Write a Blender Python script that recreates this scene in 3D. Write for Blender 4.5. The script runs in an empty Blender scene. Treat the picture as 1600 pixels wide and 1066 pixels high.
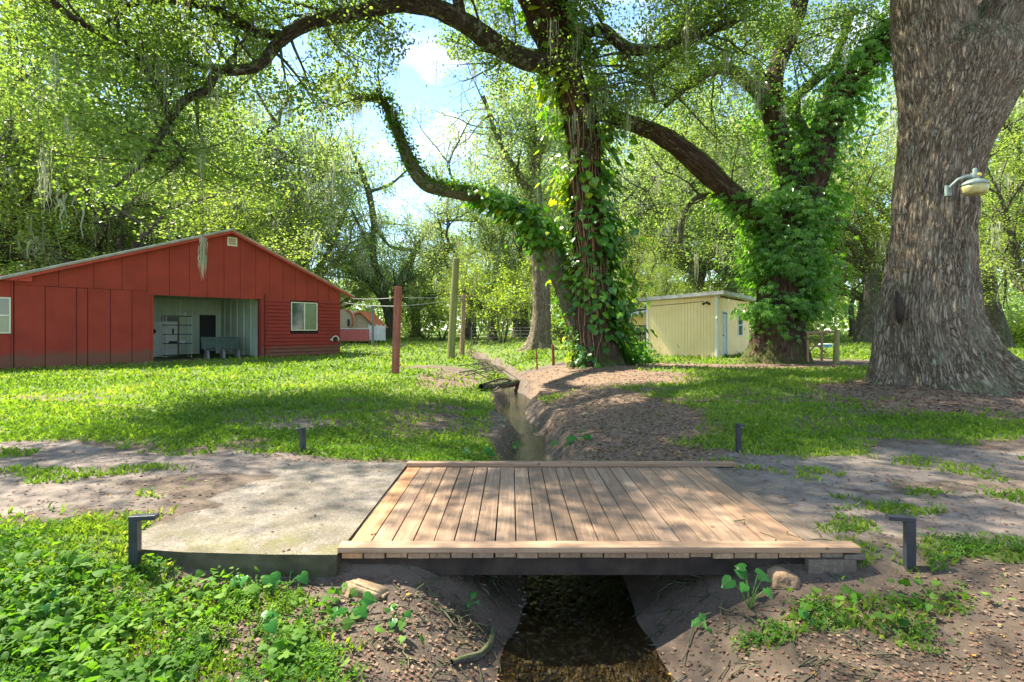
import bpy, math, random
import numpy as np
from mathutils import Vector, Matrix
rng = np.random.default_rng(7); random.seed(7)
SC = bpy.context.scene; COL = SC.collection
# ---------------------------------------------------------------- camera, sky, sun, exposure
F = 800.0; HZ = 515.0; EYE = 1.5          # focal length and horizon of the 1600x1066 frame, eye height
cam = bpy.data.objects.new('camera', bpy.data.cameras.new('camera')); COL.objects.link(cam)
cam.data.sensor_width = 36; cam.data.lens = 36 * F / 1600; cam.data.shift_y = -(533 - HZ) / 1600
cam.data.clip_start = .05; cam.data.clip_end = 2000
cam.location = (0, 0, EYE); cam.rotation_euler = (math.radians(90), 0, 0); SC.camera = cam
SUN_EL = math.radians(54); SUN_AZ = math.atan2(-.88, .47)
sdir = Vector((math.sin(SUN_AZ) * math.cos(SUN_EL), math.cos(SUN_AZ) * math.cos(SUN_EL), math.sin(SUN_EL)))
wd = bpy.data.worlds.new('World'); SC.world = wd; wd.use_nodes = True
wn = wd.node_tree; wn.nodes.clear()
sky = wn.nodes.new('ShaderNodeTexSky'); sky.sky_type = 'NISHITA'; sky.sun_disc = False
sky.sun_elevation = SUN_EL; sky.sun_rotation = SUN_AZ % (2 * math.pi); sky.air_density = 1.0; sky.dust_density = .15; sky.ozone_density = 4
bg = wn.nodes.new('ShaderNodeBackground'); bg.inputs['Strength'].default_value = .13
wo = wn.nodes.new('ShaderNodeOutputWorld')
tc = wn.nodes.new('ShaderNodeTexCoord'); mp = wn.nodes.new('ShaderNodeMapping'); mp.inputs['Scale'].default_value = (1, 1, 1.9)
nz = wn.nodes.new('ShaderNodeTexNoise'); nz.inputs['Scale'].default_value = 4.2; nz.inputs['Detail'].default_value = 9; nz.inputs['Roughness'].default_value = .56
rp = wn.nodes.new('ShaderNodeValToRGB'); rp.color_ramp.elements[0].position = .50; rp.color_ramp.elements[1].position = .66
mx = wn.nodes.new('ShaderNodeMix'); mx.data_type = 'RGBA'; mx.inputs[7].default_value = (3.8, 4.0, 4.3, 1)
wn.links.new(tc.outputs['Generated'], mp.inputs[0]); wn.links.new(mp.outputs[0], nz.inputs['Vector']); wn.links.new(nz.outputs['Fac'], rp.inputs[0])
wn.links.new(rp.outputs[0], mx.inputs[0]); tn = wn.nodes.new('ShaderNodeMix'); tn.data_type = 'RGBA'; tn.blend_type = 'MULTIPLY'; tn.inputs[0].default_value = 1; tn.inputs[7].default_value = (.86, .88, .88, 1); wn.links.new(sky.outputs[0], tn.inputs[6]); wn.links.new(tn.outputs[2], mx.inputs[6]); wn.links.new(mx.outputs[2], bg.inputs[0]); wn.links.new(bg.outputs[0], wo.inputs[0])
sl = bpy.data.lights.new('sun', 'SUN'); sl.energy = 4.6; sl.angle = math.radians(.55); sl.color = (1, .93, .80)
so = bpy.data.objects.new('sun', sl); COL.objects.link(so); so.rotation_euler = (-sdir).to_track_quat('-Z', 'Y').to_euler(); so.location = sdir * 60
SC.view_settings.view_transform = 'Standard'; SC.view_settings.look = 'None'; SC.view_settings.exposure = 1.98; SC.view_settings.gamma = 1
SC.cycles.max_bounces = 7; SC.cycles.diffuse_bounces = 4; SC.cycles.glossy_bounces = 3; SC.cycles.transmission_bounces = 5; SC.cycles.transparent_max_bounces = 8
SC.cycles.use_denoising = True; SC.cycles.sample_clamp_indirect = 6

# ---------------------------------------------------------------- noise
TAB = rng.random((32, 32, 32))
def vn3(x, y, z):
    x, y, z = np.broadcast_arrays(np.asarray(x, float), np.asarray(y, float), np.asarray(z, float))
    xi, yi, zi = np.floor(x).astype(int), np.floor(y).astype(int), np.floor(z).astype(int)
    fx, fy, fz = x - xi, y - yi, z - zi
    fx, fy, fz = [t * t * (3 - 2 * t) for t in (fx, fy, fz)]
    g = lambda a, b, c: TAB[(xi + a) % 32, (yi + b) % 32, (zi + c) % 32]
    l = lambda a, b, t: a + (b - a) * t
    return l(l(l(g(0,0,0), g(1,0,0), fx), l(g(0,1,0), g(1,1,0), fx), fy), l(l(g(0,0,1), g(1,0,1), fx), l(g(0,1,1), g(1,1,1), fx), fy), fz)
def fbm(x, y, z=0., o=4):
    s = 0; a = .5; t = 0
    for i in range(o):
        s = s + a * vn3(x * 2**i + 7.3 * i, y * 2**i + 3.1 * i, z * 2**i + i); t += a; a *= .5
    return s / t
def ss(a, b, x):
    t = np.clip((np.asarray(x, float) - a) / (b - a), 0, 1); return t * t * (3 - 2 * t)

# ---------------------------------------------------------------- terrain
SY = [-8, 1, 2, 3, 3.9, 4.6, 6, 8, 10, 12, 16, 20, 26, 34, 60]; SX = [.9, .45, .42, .42, .46, .5, .42, .24, .17, .12, .0, -.35, -1.0, -2.4, -5]
def sx(Y): return np.interp(Y, SY, SX)
WL = -.52
def H(X, Y):
    X = np.asarray(X, float); Y = np.asarray(Y, float)
    d = X - sx(Y) + (fbm(X * .9, Y * .9, 3.) - .5) * (.25 + .08 * ss(6, 8, Y)) + .16 * np.sin(Y * 1.15) * ss(7, 9, Y)
    hw = np.interp(Y, [-5, 2, 4, 6, 8, 12, 20, 30, 40], [.4, .15, .14, .14, .2, .19, .26, .4, .1])
    left = np.maximum(-d - hw, 0); right = np.maximum(d - hw, 0)
    near = 1 - ss(5.2, 7, Y)
    fl = near * ss(0, 1.15, left) + (1 - near) * (.62 * ss(0, .38, left) + .38 * ss(.2, 3.0, left))
    fr = near * ss(0, 1.25, right) + (1 - near) * (.66 * ss(0, .48, right) + .34 * ss(.3, 2.4, right))
    prof = np.where(d < 0, fl, fr)
    depth = np.interp(Y, [-8, 20, 30, 42, 50], [.58, .58, .5, .3, 0])
    z = -depth * (1 - prof)
    z = z + .2 * ss(.6, 4.5, d) * ss(6, 11, Y) + .35 * ss(18, 60, Y)
    z = z + .10 * np.exp(-((X - 2.1)**2 / 1.6 + (Y - 9.5)**2 / 8))
    z = z - .17 * ss(3.62, 3.3, Y) * ss(-3.0, -1.9, X) * ss(3.2, 2.0, X) * prof - .05 * ss(3.4, 2.6, Y)
    z = z - .012 * ss(2.3, 3.0, Y) * (1 - ss(6.5, 7.5, Y)) + .035 * ss(-2.35, -2.75, X + (fbm(X * 2.5, Y * 2.5, 31.) - .5) * .8) * ss(3.45, 3.7, Y) * (1 - ss(5.6, 6.4, Y))
    z = z + .17 * np.exp(-(((X - 9.4) / 2.6)**2 + ((Y - 10.9) / 1.7)**2))
    far = 1 - ss(25, 60, Y)
    flat = ss(2.9, 3.4, Y) * (1 - ss(5.9, 6.6, Y)) * ss(-3.6, -2.6, X) * (1 - ss(2.4, 3, X))
    z = z + ((fbm(X * .55, Y * .55, 1.) - .5) * .14 * far + (fbm(X * 3, Y * 3, 9.) - .5) * .05 + (fbm(X * 11, Y * 11, 5., 3) - .5) * .022 * (1 - ss(8, 14, Y))) * (1 - .85 * flat)
    return z
def Hs(x, y): return float(H(x, y))
def W(px, py, Y): return np.array([(px - 800) / F * Y, Y, EYE - (py - HZ) / F * Y])
def G(px, py):
    Y = 1.5 * F / (py - HZ)
    for _ in range(25): Y = .5 * Y + .5 * min((EYE - Hs((px - 800) / F * Y, Y)) * F / (py - HZ), 90)
    return np.array([(px - 800) / F * Y, Y, Hs((px - 800) / F * Y, Y)])
def proj(P):
    Y = np.maximum(P[:, 1], .3); return 800 + F * P[:, 0] / Y, HZ - F * (P[:, 2] - EYE) / Y

# ---------------------------------------------------------------- materials
class NT:
    def __init__(s, name):
        s.m = bpy.data.materials.new(name); s.m.use_nodes = True; s.t = s.m.node_tree; s.t.nodes.clear()
        s.out = s.n('OutputMaterial')
    def n(s, k, **kw):
        nd = s.t.nodes.new('ShaderNode' + k)
        for a, b in kw.items(): setattr(nd, a, b)
        return nd
    def L(s, a, b): s.t.links.new(a, b)
    def val(s, sock, v):
        if isinstance(v, bpy.types.NodeSocket): s.L(v, sock)
        elif isinstance(v, tuple) and len(v) == 3 and sock.type == 'RGBA': sock.default_value = (*v, 1)
        else: sock.default_value = v
    def noise(s, vec, scale, detail=4, rough=.55, dist=0):
        nd = s.n('TexNoise'); s.L(vec, nd.inputs['Vector'])
        for k, v in (('Scale', scale), ('Detail', detail), ('Roughness', rough), ('Distortion', dist)): nd.inputs[k].default_value = v
        return nd.outputs['Fac']
    def ramp(s, fac, stops):
        nd = s.n('ValToRGB'); s.val(nd.inputs[0], fac); e = nd.color_ramp.elements
        while len(e) < len(stops): e.new(.5)
        for i, (p, c) in enumerate(stops):
            e[i].position = p; e[i].color = (*c, 1) if isinstance(c, tuple) else (c, c, c, 1)
        return nd.outputs[0]
    def mix(s, fac, a, b, mode='MIX'):
        nd = s.n('Mix', data_type='RGBA', blend_type=mode); s.val(nd.inputs[0], fac); s.val(nd.inputs[6], a); s.val(nd.inputs[7], b); return nd.outputs[2]
    def math(s, op, a, b=0.):
        nd = s.n('Math', operation=op); s.val(nd.inputs[0], a); s.val(nd.inputs[1], b); return nd.outputs[0]
    def coord(s, kind='Object', scale=(1, 1, 1), attr=None):
        if attr: o = s.n('Attribute', attribute_name=attr).outputs['Vector']
        elif kind == 'World': o = s.n('NewGeometry').outputs['Position']
        else: o = s.n('TexCoord').outputs[kind]
        m = s.n('Mapping'); s.L(o, m.inputs[0]); m.inputs['Scale'].default_value = scale; return m.outputs[0]
    def bump(s, h, strength=.5, dist=.01, prev=None):
        nd = s.n('Bump'); nd.inputs['Strength'].default_value = strength; nd.inputs['Distance'].default_value = dist; s.L(h, nd.inputs['Height'])
        if prev is not None: s.L(prev, nd.inputs['Normal'])
        return nd.outputs[0]
    def bsdf(s, col, rough=.7, normal=None, spec=.3, metal=0., **kw):
        nd = s.n('BsdfPrincipled'); s.val(nd.inputs['Base Color'], col); s.val(nd.inputs['Roughness'], rough); nd.inputs['Specular IOR Level'].default_value = spec; nd.inputs['Metallic'].default_value = metal
        for k, v in kw.items(): s.val(nd.inputs[k], v)
        if normal is not None: s.L(normal, nd.inputs['Normal'])
        return nd.outputs[0]
    def end(s, sh): s.L(sh, s.out.inputs[0]); return s.m
def leaf_mat(name, stops, tcol=(1.7, 1.9, .7), tr=.45, rough=.45, spec=.35, vein=0):
    t = NT(name); f = t.n('Attribute', attribute_name='tint').outputs['Fac']; c = t.ramp(f, stops)
    b = t.bsdf(c, rough, spec=spec); tl = t.n('BsdfTranslucent'); t.L(t.mix(1., c, tcol, 'MULTIPLY'), tl.inputs[0])
    m = t.n('MixShader'); m.inputs[0].default_value = tr; t.L(b, m.inputs[1]); t.L(tl.outputs[0], m.inputs[2]); return t.end(m.outputs[0])
def bark_mat(name, dark, light, sc=9, stretch=.22, lich=.25, moss=.4, bump=.035, mosscol=(.07, .12, .015)):
    t = NT(name); v = t.coord(attr='bark', scale=(sc, sc, sc * stretch)); w = t.coord('World')
    wn_ = t.noise(v, .8, 3); vv = t.n('VectorMath', operation='ADD'); sc_ = t.n('VectorMath', operation='SCALE')
    nn = t.n('TexNoise'); t.L(v, nn.inputs['Vector']); nn.inputs['Scale'].default_value = 1.1; nn.inputs['Detail'].default_value = 3
    t.L(nn.outputs['Color'], sc_.inputs[0]); sc_.inputs['Scale'].default_value = 1.1; t.L(v, vv.inputs[0]); t.L(sc_.outputs[0], vv.inputs[1])
    vo = t.n('TexVoronoi', feature='DISTANCE_TO_EDGE'); t.L(vv.outputs[0], vo.inputs['Vector']); vo.inputs['Scale'].default_value = 1.0
    v2 = t.n('Mapping'); t.L(vv.outputs[0], v2.inputs[0]); v2.inputs['Scale'].default_value = (1.3, 1.3, .65)
    rd = t.math('ABSOLUTE', t.math('SUBTRACT', t.noise(v2.outputs[0], .95, 3, .6, .3), .5)); crack = t.math('MULTIPLY', t.ramp(vo.outputs['Distance'], [(0, .25), (.12, .8), (.35, 1.)]), t.ramp(rd, [(0, .0), (.045, .7), (.12, 1.)]))
    fine = t.noise(v, 5, 5, .65); big = t.noise(w, 1.7, 4)
    c = t.mix(t.math('MULTIPLY', crack, t.math('ADD', fine, .35)), dark, light)
    c = t.mix(t.math('MULTIPLY', t.ramp(t.noise(w, 3.1, 6, .7), [(.54, 0.), (.66, 1.)]), lich), c, (.34, .36, .27))
    c = t.mix(t.math('MULTIPLY', t.ramp(big, [(.45, 0.), (.62, 1.)]), .35), c, tuple(x * .7 for x in light))
    g = t.n('NewGeometry'); sp = t.n('SeparateXYZ'); t.L(g.outputs['Normal'], sp.inputs[0])
    up = t.math('ADD', t.math('MULTIPLY', sp.outputs[2], .55), t.math('MULTIPLY', t.noise(w, 2.4, 5, .65), .9))
    c = t.mix(t.math('MULTIPLY', t.ramp(up, [(.52, 0.), (.74, 1.)]), moss), c, mosscol)
    h = t.math('ADD', crack, t.math('MULTIPLY', fine, .45))
    return t.end(t.bsdf(c, .9, t.bump(h, 1., bump), .15))
def simple(name, col, rough=.6, nscale=8, var=.25, bump=.002, spec=.3, metal=0., dirt=None, kind='World'):
    t = NT(name); w = t.coord(kind); f = t.noise(w, nscale, 6, .6)
    c = t.mix(t.ramp(f, [(.3, 0.), (.7, 1.)]), tuple(x * (1 - var) for x in col), tuple(min(1, x * (1 + var)) for x in col))
    if dirt: c = t.mix(t.math('MULTIPLY', t.ramp(t.noise(w, nscale * .35, 6, .7), [(.5, 0.), (.72, 1.)]), .7), c, dirt)
    return t.end(t.bsdf(c, rough, t.bump(t.noise(w, nscale * 6, 4), .6, bump), spec, metal))
M = {}
M['oak'] = leaf_mat('oak_leaves', [(0, (.07, .12, .035)), (.5, (.12, .19, .05)), (1, (.19, .27, .07))], (2.1, 2.1, .7), .52)
M['oaklight'] = leaf_mat('oak_leaves_light', [(0, (.10, .16, .04)), (.5, (.16, .235, .055)), (1, (.23, .31, .075))], (2.1, 1.95, .7), .55)
M['far'] = leaf_mat('far_leaves', [(0, (.10, .15, .065)), (.5, (.18, .25, .10)), (1, (.28, .34, .14))], (2.0, 2.05, .95), .58)  # paler than the near oaks: distance haze put into the leaf colour
M['bush'] = leaf_mat('bush_leaves', [(0, (.05, .09, .02)), (.5, (.11, .18, .03)), (1, (.22, .30, .05))], (2.1, 2.0, .6), .5)
M['pothos'] = leaf_mat('pothos_leaves', [(0, (.025, .08, .012)), (.5, (.065, .175, .022)), (.75, (.15, .28, .025)), (1, (.42, .44, .03))], (1.8, 2.0, .5), .38, .28, .5)
M['creeper'] = leaf_mat('creeper_leaves', [(0, (.05, .12, .022)), (.5, (.10, .22, .035)), (1, (.20, .34, .06))], (1.9, 2.1, .5), .45, .3, .5)
M['fern'] = leaf_mat('fern_leaves', [(0, (.02, .06, .008)), (1, (.09, .18, .015))], (2, 2, .5), .45)
M['grass'] = leaf_mat('grass_blades', [(0, (.07, .12, .015)), (.5, (.14, .215, .025)), (.93, (.23, .29, .04)), (1, (.38, .34, .12))], (1.75, 1.95, .6), .45, .6, .2)
M['cover'] = leaf_mat('cover_leaves', [(0, (.04, .10, .015)), (.5, (.09, .19, .025)), (1, (.18, .29, .04))], (1.8, 2.0, .5), .4, .6, .15)
M['taro'] = leaf_mat('taro_leaves', [(0, (.03, .13, .015)), (1, (.06, .22, .025))], (1.7, 1.9, .5), .4, .35)
M['litter'] = leaf_mat('dead_leaves', [(0, (.06, .028, .017)), (.3, (.15, .07, .042)), (.55, (.17, .105, .06)), (.85, (.27, .185, .11)), (.97, (.32, .24, .16)), (1, (.45, .26, .03))], (1.2, 1, .8), .12, .7)
M['moss'] = leaf_mat('hanging_moss', [(0, (.27, .28, .20)), (1, (.55, .55, .42))], (1.2, 1.2, .9), .45, .9, .1)
M['bark'] = bark_mat('oak_bark', (.075, .05, .03), (.46, .36, .25), 14, .19, .45, .3, .06)
M['barkdark'] = bark_mat('vined_bark', (.03, .017, .011), (.14, .085, .055), 8, .16, .15, .5, .045)
M['barklichen'] = bark_mat('limb_bark', (.03, .022, .016), (.13, .10, .075), 9, .3, .75, .95, .03)
M['barkmossy'] = bark_mat('mossy_bark', (.06, .055, .03), (.20, .18, .10), 9, .3, .4, 1.3, .03, (.10, .18, .02))
M['twig'] = bark_mat('twig_bark', (.045, .036, .027), (.17, .14, .105), 12, .3, .4, .4, .01)
M['red'] = None
def red_mat(name, c0, lap=False):
    t = NT(name); w = t.coord('World'); o = t.coord('World', (1, 1, .12))
    c = t.mix(t.ramp(t.noise(w, .9, 5, .6), [(.3, 0.), (.7, 1.)]), tuple(x * .82 for x in c0), tuple(x * 1.14 for x in c0))
    c = t.mix(t.math('MULTIPLY', t.ramp(t.noise(o, 9, 5, .7), [(.5, 0.), (.8, 1.)]), .30), c, tuple(x * .55 for x in c0))
    sp = t.n('SeparateXYZ'); t.L(w, sp.inputs[0])
    low = t.math('SUBTRACT', 1.0, t.math('MULTIPLY', t.math('ADD', sp.outputs[2], t.math('MULTIPLY', t.noise(w, 2.5, 6, .7), -.9)), 3.))
    c = t.mix(t.math('MULTIPLY', t.ramp(low, [(.3, 0.), (1., 1.)]), .75), c, (.15, .085, .05))
    return t.end(t.bsdf(c, .75, t.bump(t.noise(o, 40, 4), .5, .003), .2))
M['red'] = red_mat('red_board_paint', (.29, .042, .024)); M['redlap'] = red_mat('red_lap_paint', (.27, .037, .023))
M['reddark'] = simple('red_trim_paint', (.13, .018, .012), .8)
M['redtrim'] = simple('red_fascia_paint', (.40, .055, .035), .7)
M['gap'] = simple('dark_gap', (.03, .012, .01), .9)
M['roof'] = simple('roof_metal', (.42, .41, .39), .5, 2.5, .3, .004, dirt=(.12, .11, .09))
M['rake'] = simple('rake_board', (.36, .30, .10), .8, 3, .4, dirt=(.10, .09, .03))
M['frame'] = simple('window_frame_paint', (.62, .60, .42), .5, 4, .1)
M['white'] = simple('white_paint', (.72, .73, .70), .5, 3, .1, dirt=(.45, .44, .38))
def glass_mat(name, tint, rough=.06):
    t = NT(name); w = t.coord('World', (1, 1, 1)); return t.end(t.bsdf(t.mix(t.noise(w, 3, 3), tuple(x * .6 for x in tint), tint), rough, spec=.7))
M['glass'] = glass_mat('window_glass', (.06, .09, .065)); M['blind'] = glass_mat('window_blind', (.17, .23, .11), .15)
M['interior'] = simple('interior_paint', (.50, .60, .46), .7, 1.5, .12)
M['interiorw'] = simple('interior_white', (.70, .72, .66), .7, 1.5, .12)
M['concrete'] = None
t = NT('weathered_concrete'); w = t.coord('World')
c = t.mix(t.ramp(t.noise(w, 2.2, 6, .65), [(.3, 0.), (.7, 1.)]), (.13, .11, .082), (.31, .265, .205))
c = t.mix(t.math('MULTIPLY', t.ramp(t.noise(w, 1.6, 7, .75), [(.47, 0.), (.60, 1.)]), .65), c, (.13, .105, .07))
c = t.mix(t.ramp(t.noise(w, 70, 4, .85), [(.40, .75), (.52, 0.)]), c, (.06, .05, .04)); c = t.mix(t.ramp(t.noise(w, 7, 6, .75), [(.50, 0.), (.62, .5)]), c, (.085, .07, .05)); c = t.mix(t.ramp(t.noise(w, 110, 2, .7), [(.6, 0.), (.68, .5)]), c, (.45, .41, .34))
sp = t.n('SeparateXYZ'); t.L(w, sp.inputs[0])
c = t.mix(t.math('MULTIPLY', t.ramp(t.math('ADD', t.math('MULTIPLY', sp.outputs[1], -1.), t.math('MULTIPLY', t.noise(w, 2, 5), 1.1)), [(-0., 0.), (1., 1.)]), 0.), c, (.1, .1, .03))
mk = t.math('MULTIPLY', t.math('SUBTRACT', 4.15, sp.outputs[1]), 1.6)
mk = t.math('MULTIPLY', t.ramp(mk, [(0, 0.), (1, 1.)]), t.ramp(t.noise(w, 3.5, 6, .7), [(.42, 0.), (.62, .65)])); c = t.mix(mk, c, (.13, .125, .035))
M['concrete'] = t.end(t.bsdf(c, .9, t.bump(t.noise(w, 60, 6, .7), .8, .006), .2))
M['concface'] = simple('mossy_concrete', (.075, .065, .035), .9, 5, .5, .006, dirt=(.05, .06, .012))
def wood(name, a, b, axis='Y', dark=None, sc=1.):
    t = NT(name); s_ = {'X': (.5, 9, 9), 'Y': (9, .5, 9), 'Z': (9, 9, .5)}[axis]
    v = t.coord('World', s_); r = t.n('ObjectInfo').outputs['Random']
    vv = t.n('VectorMath', operation='ADD'); t.L(v, vv.inputs[0]); cb = t.n('CombineXYZ')
    for i in range(3): t.L(t.math('MULTIPLY', r, 37.7), cb.inputs[i])
    t.L(cb.outputs[0], vv.inputs[1]); V = vv.outputs[0]
    g = t.noise(V, 1.6 * sc, 5, .6, 1.4); g2 = t.noise(V, 7 * sc, 4, .7); w = t.coord('World')
    c = t.mix(t.ramp(g, [(.3, 0.), (.46, .55), (.5, .25), (.56, .8), (.7, 1.)]), a, b)
    c = t.mix(t.math('MULTIPLY', t.ramp(g2, [(.5, 0.), (.75, 1.)]), .4), c, tuple(x * .42 for x in a))
    c = t.mix(1., c, t.ramp(r, [(0, (.78, .76, .74)), (.5, (1., 1., 1.)), (1, (1.12, 1.04, .93))]), 'MULTIPLY')
    c = t.mix(t.math('MULTIPLY', t.ramp(t.noise(w, 1.9, 6, .7), [(.5, 0.), (.7, 1.)]), .45), c, dark or (.16, .12, .09))
    vo = t.n('TexVoronoi'); t.L(w, vo.inputs['Vector']); vo.inputs['Scale'].default_value = 4.3
    c = t.mix(t.math('MULTIPLY', t.ramp(vo.outputs['Distance'], [(.05, 1.), (.10, 0.)]), .65), c, (.07, .035, .018))
    return t.end(t.bsdf(c, .72, t.bump(t.math('ADD', g, t.math('MULTIPLY', g2, .7)), .6, .004), .25))
M['plank'] = wood('deck_plank_wood', (.21, .13, .078), (.38, .255, .16), 'Y')
M['plankorange'] = wood('orange_plank_wood', (.33, .155, .065), (.46, .26, .13), 'Y')
M['plankold'] = wood('weathered_plank_wood', (.12, .09, .065), (.23, .18, .13), 'Y', (.06, .045, .03))
M['curb'] = wood('curb_board_wood', (.28, .165, .095), (.42, .28, .17), 'X'); M['curbold'] = wood('old_board_wood', (.13, .10, .075), (.22, .17, .125), 'X')
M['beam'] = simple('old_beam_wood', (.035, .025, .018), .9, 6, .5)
M['postred'] = wood('red_post_wood', (.19, .058, .042), (.30, .115, .082), 'Z', (.10, .05, .03), .6)
M['postbrown'] = wood('brown_post_wood', (.22, .13, .08), (.36, .24, .15), 'Z', (.10, .07, .04), .6)
M['postgreen'] = wood('mossy_post_wood', (.16, .16, .05), (.28, .27, .10), 'Z', (.12, .15, .02), .6)
M['yellow'] = None
t = NT('yellow_paint'); w = t.coord('World')
c = t.mix(t.ramp(t.noise(w, 1.2, 5), [(.3, 0.), (.7, 1.)]), (.88, .62, .30), (.96, .72, .39))
c = t.mix(t.math('MULTIPLY', t.ramp(t.noise(t.coord('World', (1, 1, .15)), 8, 5, .7), [(.55, 0.), (.8, 1.)]), .3), c, (.42, .33, .14)); M['yellow'] = t.end(t.bsdf(c, .65, spec=.25))
M['yellowgap'] = simple('yellow_groove', (.36, .25, .08), .8)
M['paledoor'] = simple('pale_door_paint', (.50, .55, .52), .5, 3, .08)
M['black'] = simple('black_metal', (.03, .034, .04), .35, 20, .3, .0005, .5)
M['dark'] = simple('dark_plastic', (.025, .025, .028), .5)
M['benchgreen'] = simple('bench_paint', (.075, .105, .085), .7, 4, .25)
M['rust'] = simple('rusty_steel', (.20, .07, .03), .8, 20, .4)
M['wire'] = simple('pale_wire', (.45, .46, .45), .5)
M['stone'] = simple('tan_stone', (.34, .235, .13), .9, 9, .45, .012, dirt=(.09, .06, .035))
M['rock'] = simple('brown_rock', (.21, .135, .075), .9, 9, .4, .012, dirt=(.08, .05, .03))
M['pebble'] = leaf_mat('pebbles', [(0, (.07, .055, .04)), (.7, (.17, .135, .09)), (1, (.24, .19, .13))], (1, 1, 1), 0., .5)
M['pink'] = simple('pink_paint', (.55, .14, .13), .7); M['tan'] = simple('tan_stucco', (.55, .44, .27), .8); M['orange'] = simple('orange_paint', (.55, .16, .06), .7)
M['lampbody'] = simple('weathered_aluminium', (.26, .31, .27), .6, 12, .3, dirt=(.16, .18, .10), metal=.2)
M['lens'] = simple('yellowed_lens', (.48, .42, .17), .35, 15, .25, dirt=(.24, .21, .07), spec=.5)
M['cell'] = simple('yellow_sensor', (.75, .55, .03), .4); M['blue'] = simple('blue_plastic', (.06, .30, .42), .5)
M['stem'] = simple('green_stem', (.08, .17, .03), .6); M['vinestem'] = simple('vine_stem', (.30, .17, .09), .8, 20, .4)
M['grate'] = simple('grey_metal', (.20, .20, .19), .5)
# ground
t = NT('ground_soil'); w = t.coord('World'); at = t.n('Attribute', attribute_name='cover'); sp = t.n('SeparateColor'); t.L(at.outputs['Color'], sp.inputs[0])
fn = t.noise(w, 24, 6, .7); mn = t.noise(w, 3.3, 6, .65)
def brk(ch, k=.9): return t.ramp(t.math('ADD', ch, t.math('MULTIPLY', t.math('SUBTRACT', t.math('ADD', t.math('MULTIPLY', fn, .5), t.math('MULTIPLY', mn, .5)), .5), k)), [(.36, 0.), (.62, 1.)])
soil = t.mix(t.ramp(fn, [(.3, 0.), (.7, 1.)]), (.055, .038, .026), (.16, .115, .08)); soil = t.mix(t.ramp(mn, [(.4, 0.), (.65, .6)]), soil, (.21, .16, .115))
sand = t.mix(t.ramp(mn, [(.3, 0.), (.7, 1.)]), (.16, .125, .098), (.29, .235, .185)); sand = t.mix(t.ramp(fn, [(.52, 0.), (.75, .55)]), sand, (.13, .10, .075))
st_ = t.noise(t.coord('World', (.35, 2.2, 1)), 1.3, 6, .65); sand = t.mix(t.ramp(st_, [(.46, 0.), (.62, .7)]), sand, (.125, .098, .075)); sand = t.mix(t.ramp(t.noise(w, 55, 4, .8), [(.56, 0.), (.66, .7)]), sand, (.07, .055, .042))
green = t.mix(t.ramp(fn, [(.3, 0.), (.7, 1.)]), (.06, .10, .018), (.13, .19, .03)); green = t.mix(t.ramp(mn, [(.45, 0.), (.7, .5)]), green, (.18, .17, .07))
lit = t.mix(t.ramp(t.noise(w, 30, 6, .8), [(.35, 0.), (.65, 1.)]), (.085, .053, .034), (.28, .195, .125))
c = t.mix(brk(sp.outputs[1]), soil, sand); c = t.mix(brk(sp.outputs[2]), c, lit); c = t.mix(brk(sp.outputs[0], 1.1), c, green)
at2 = t.n('Attribute', attribute_name='wet').outputs['Fac']
c = t.mix(t.math('MULTIPLY', at2, .6), c, (.075, .052, .032)); rg = t.math('SUBTRACT', .95, t.math('MULTIPLY', at2, .45))
M['ground'] = t.end(t.bsdf(c, rg, t.bump(t.math('ADD', fn, t.math('ADD', t.math('MULTIPLY', t.noise(w, 80, 4, .7), .5), t.math('MULTIPLY', mn, 2.))), .8, .02), .25))
# water
t = NT('stream_water'); w = t.coord('World', (1, .7, 1)); bm_ = t.bump(t.math('ADD', t.noise(w, 16, 4, .6, .8), t.math('MULTIPLY', t.noise(w, 45, 3), .4)), 1., .016)
gl = t.n('BsdfGlossy'); gl.inputs['Roughness'].default_value = .03; t.L(bm_, gl.inputs['Normal'])
tr = t.n('BsdfTransparent'); tr.inputs[0].default_value = (.80, .75, .55, 1); fr = t.n('Fresnel'); fr.inputs[0].default_value = 1.75; t.L(bm_, fr.inputs['Normal'])
ms = t.n('MixShader'); t.L(fr.outputs[0], ms.inputs[0]); t.L(tr.outputs[0], ms.inputs[1]); t.L(gl.outputs[0], ms.inputs[2]); M['water'] = t.end(ms.outputs[0])

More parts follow.
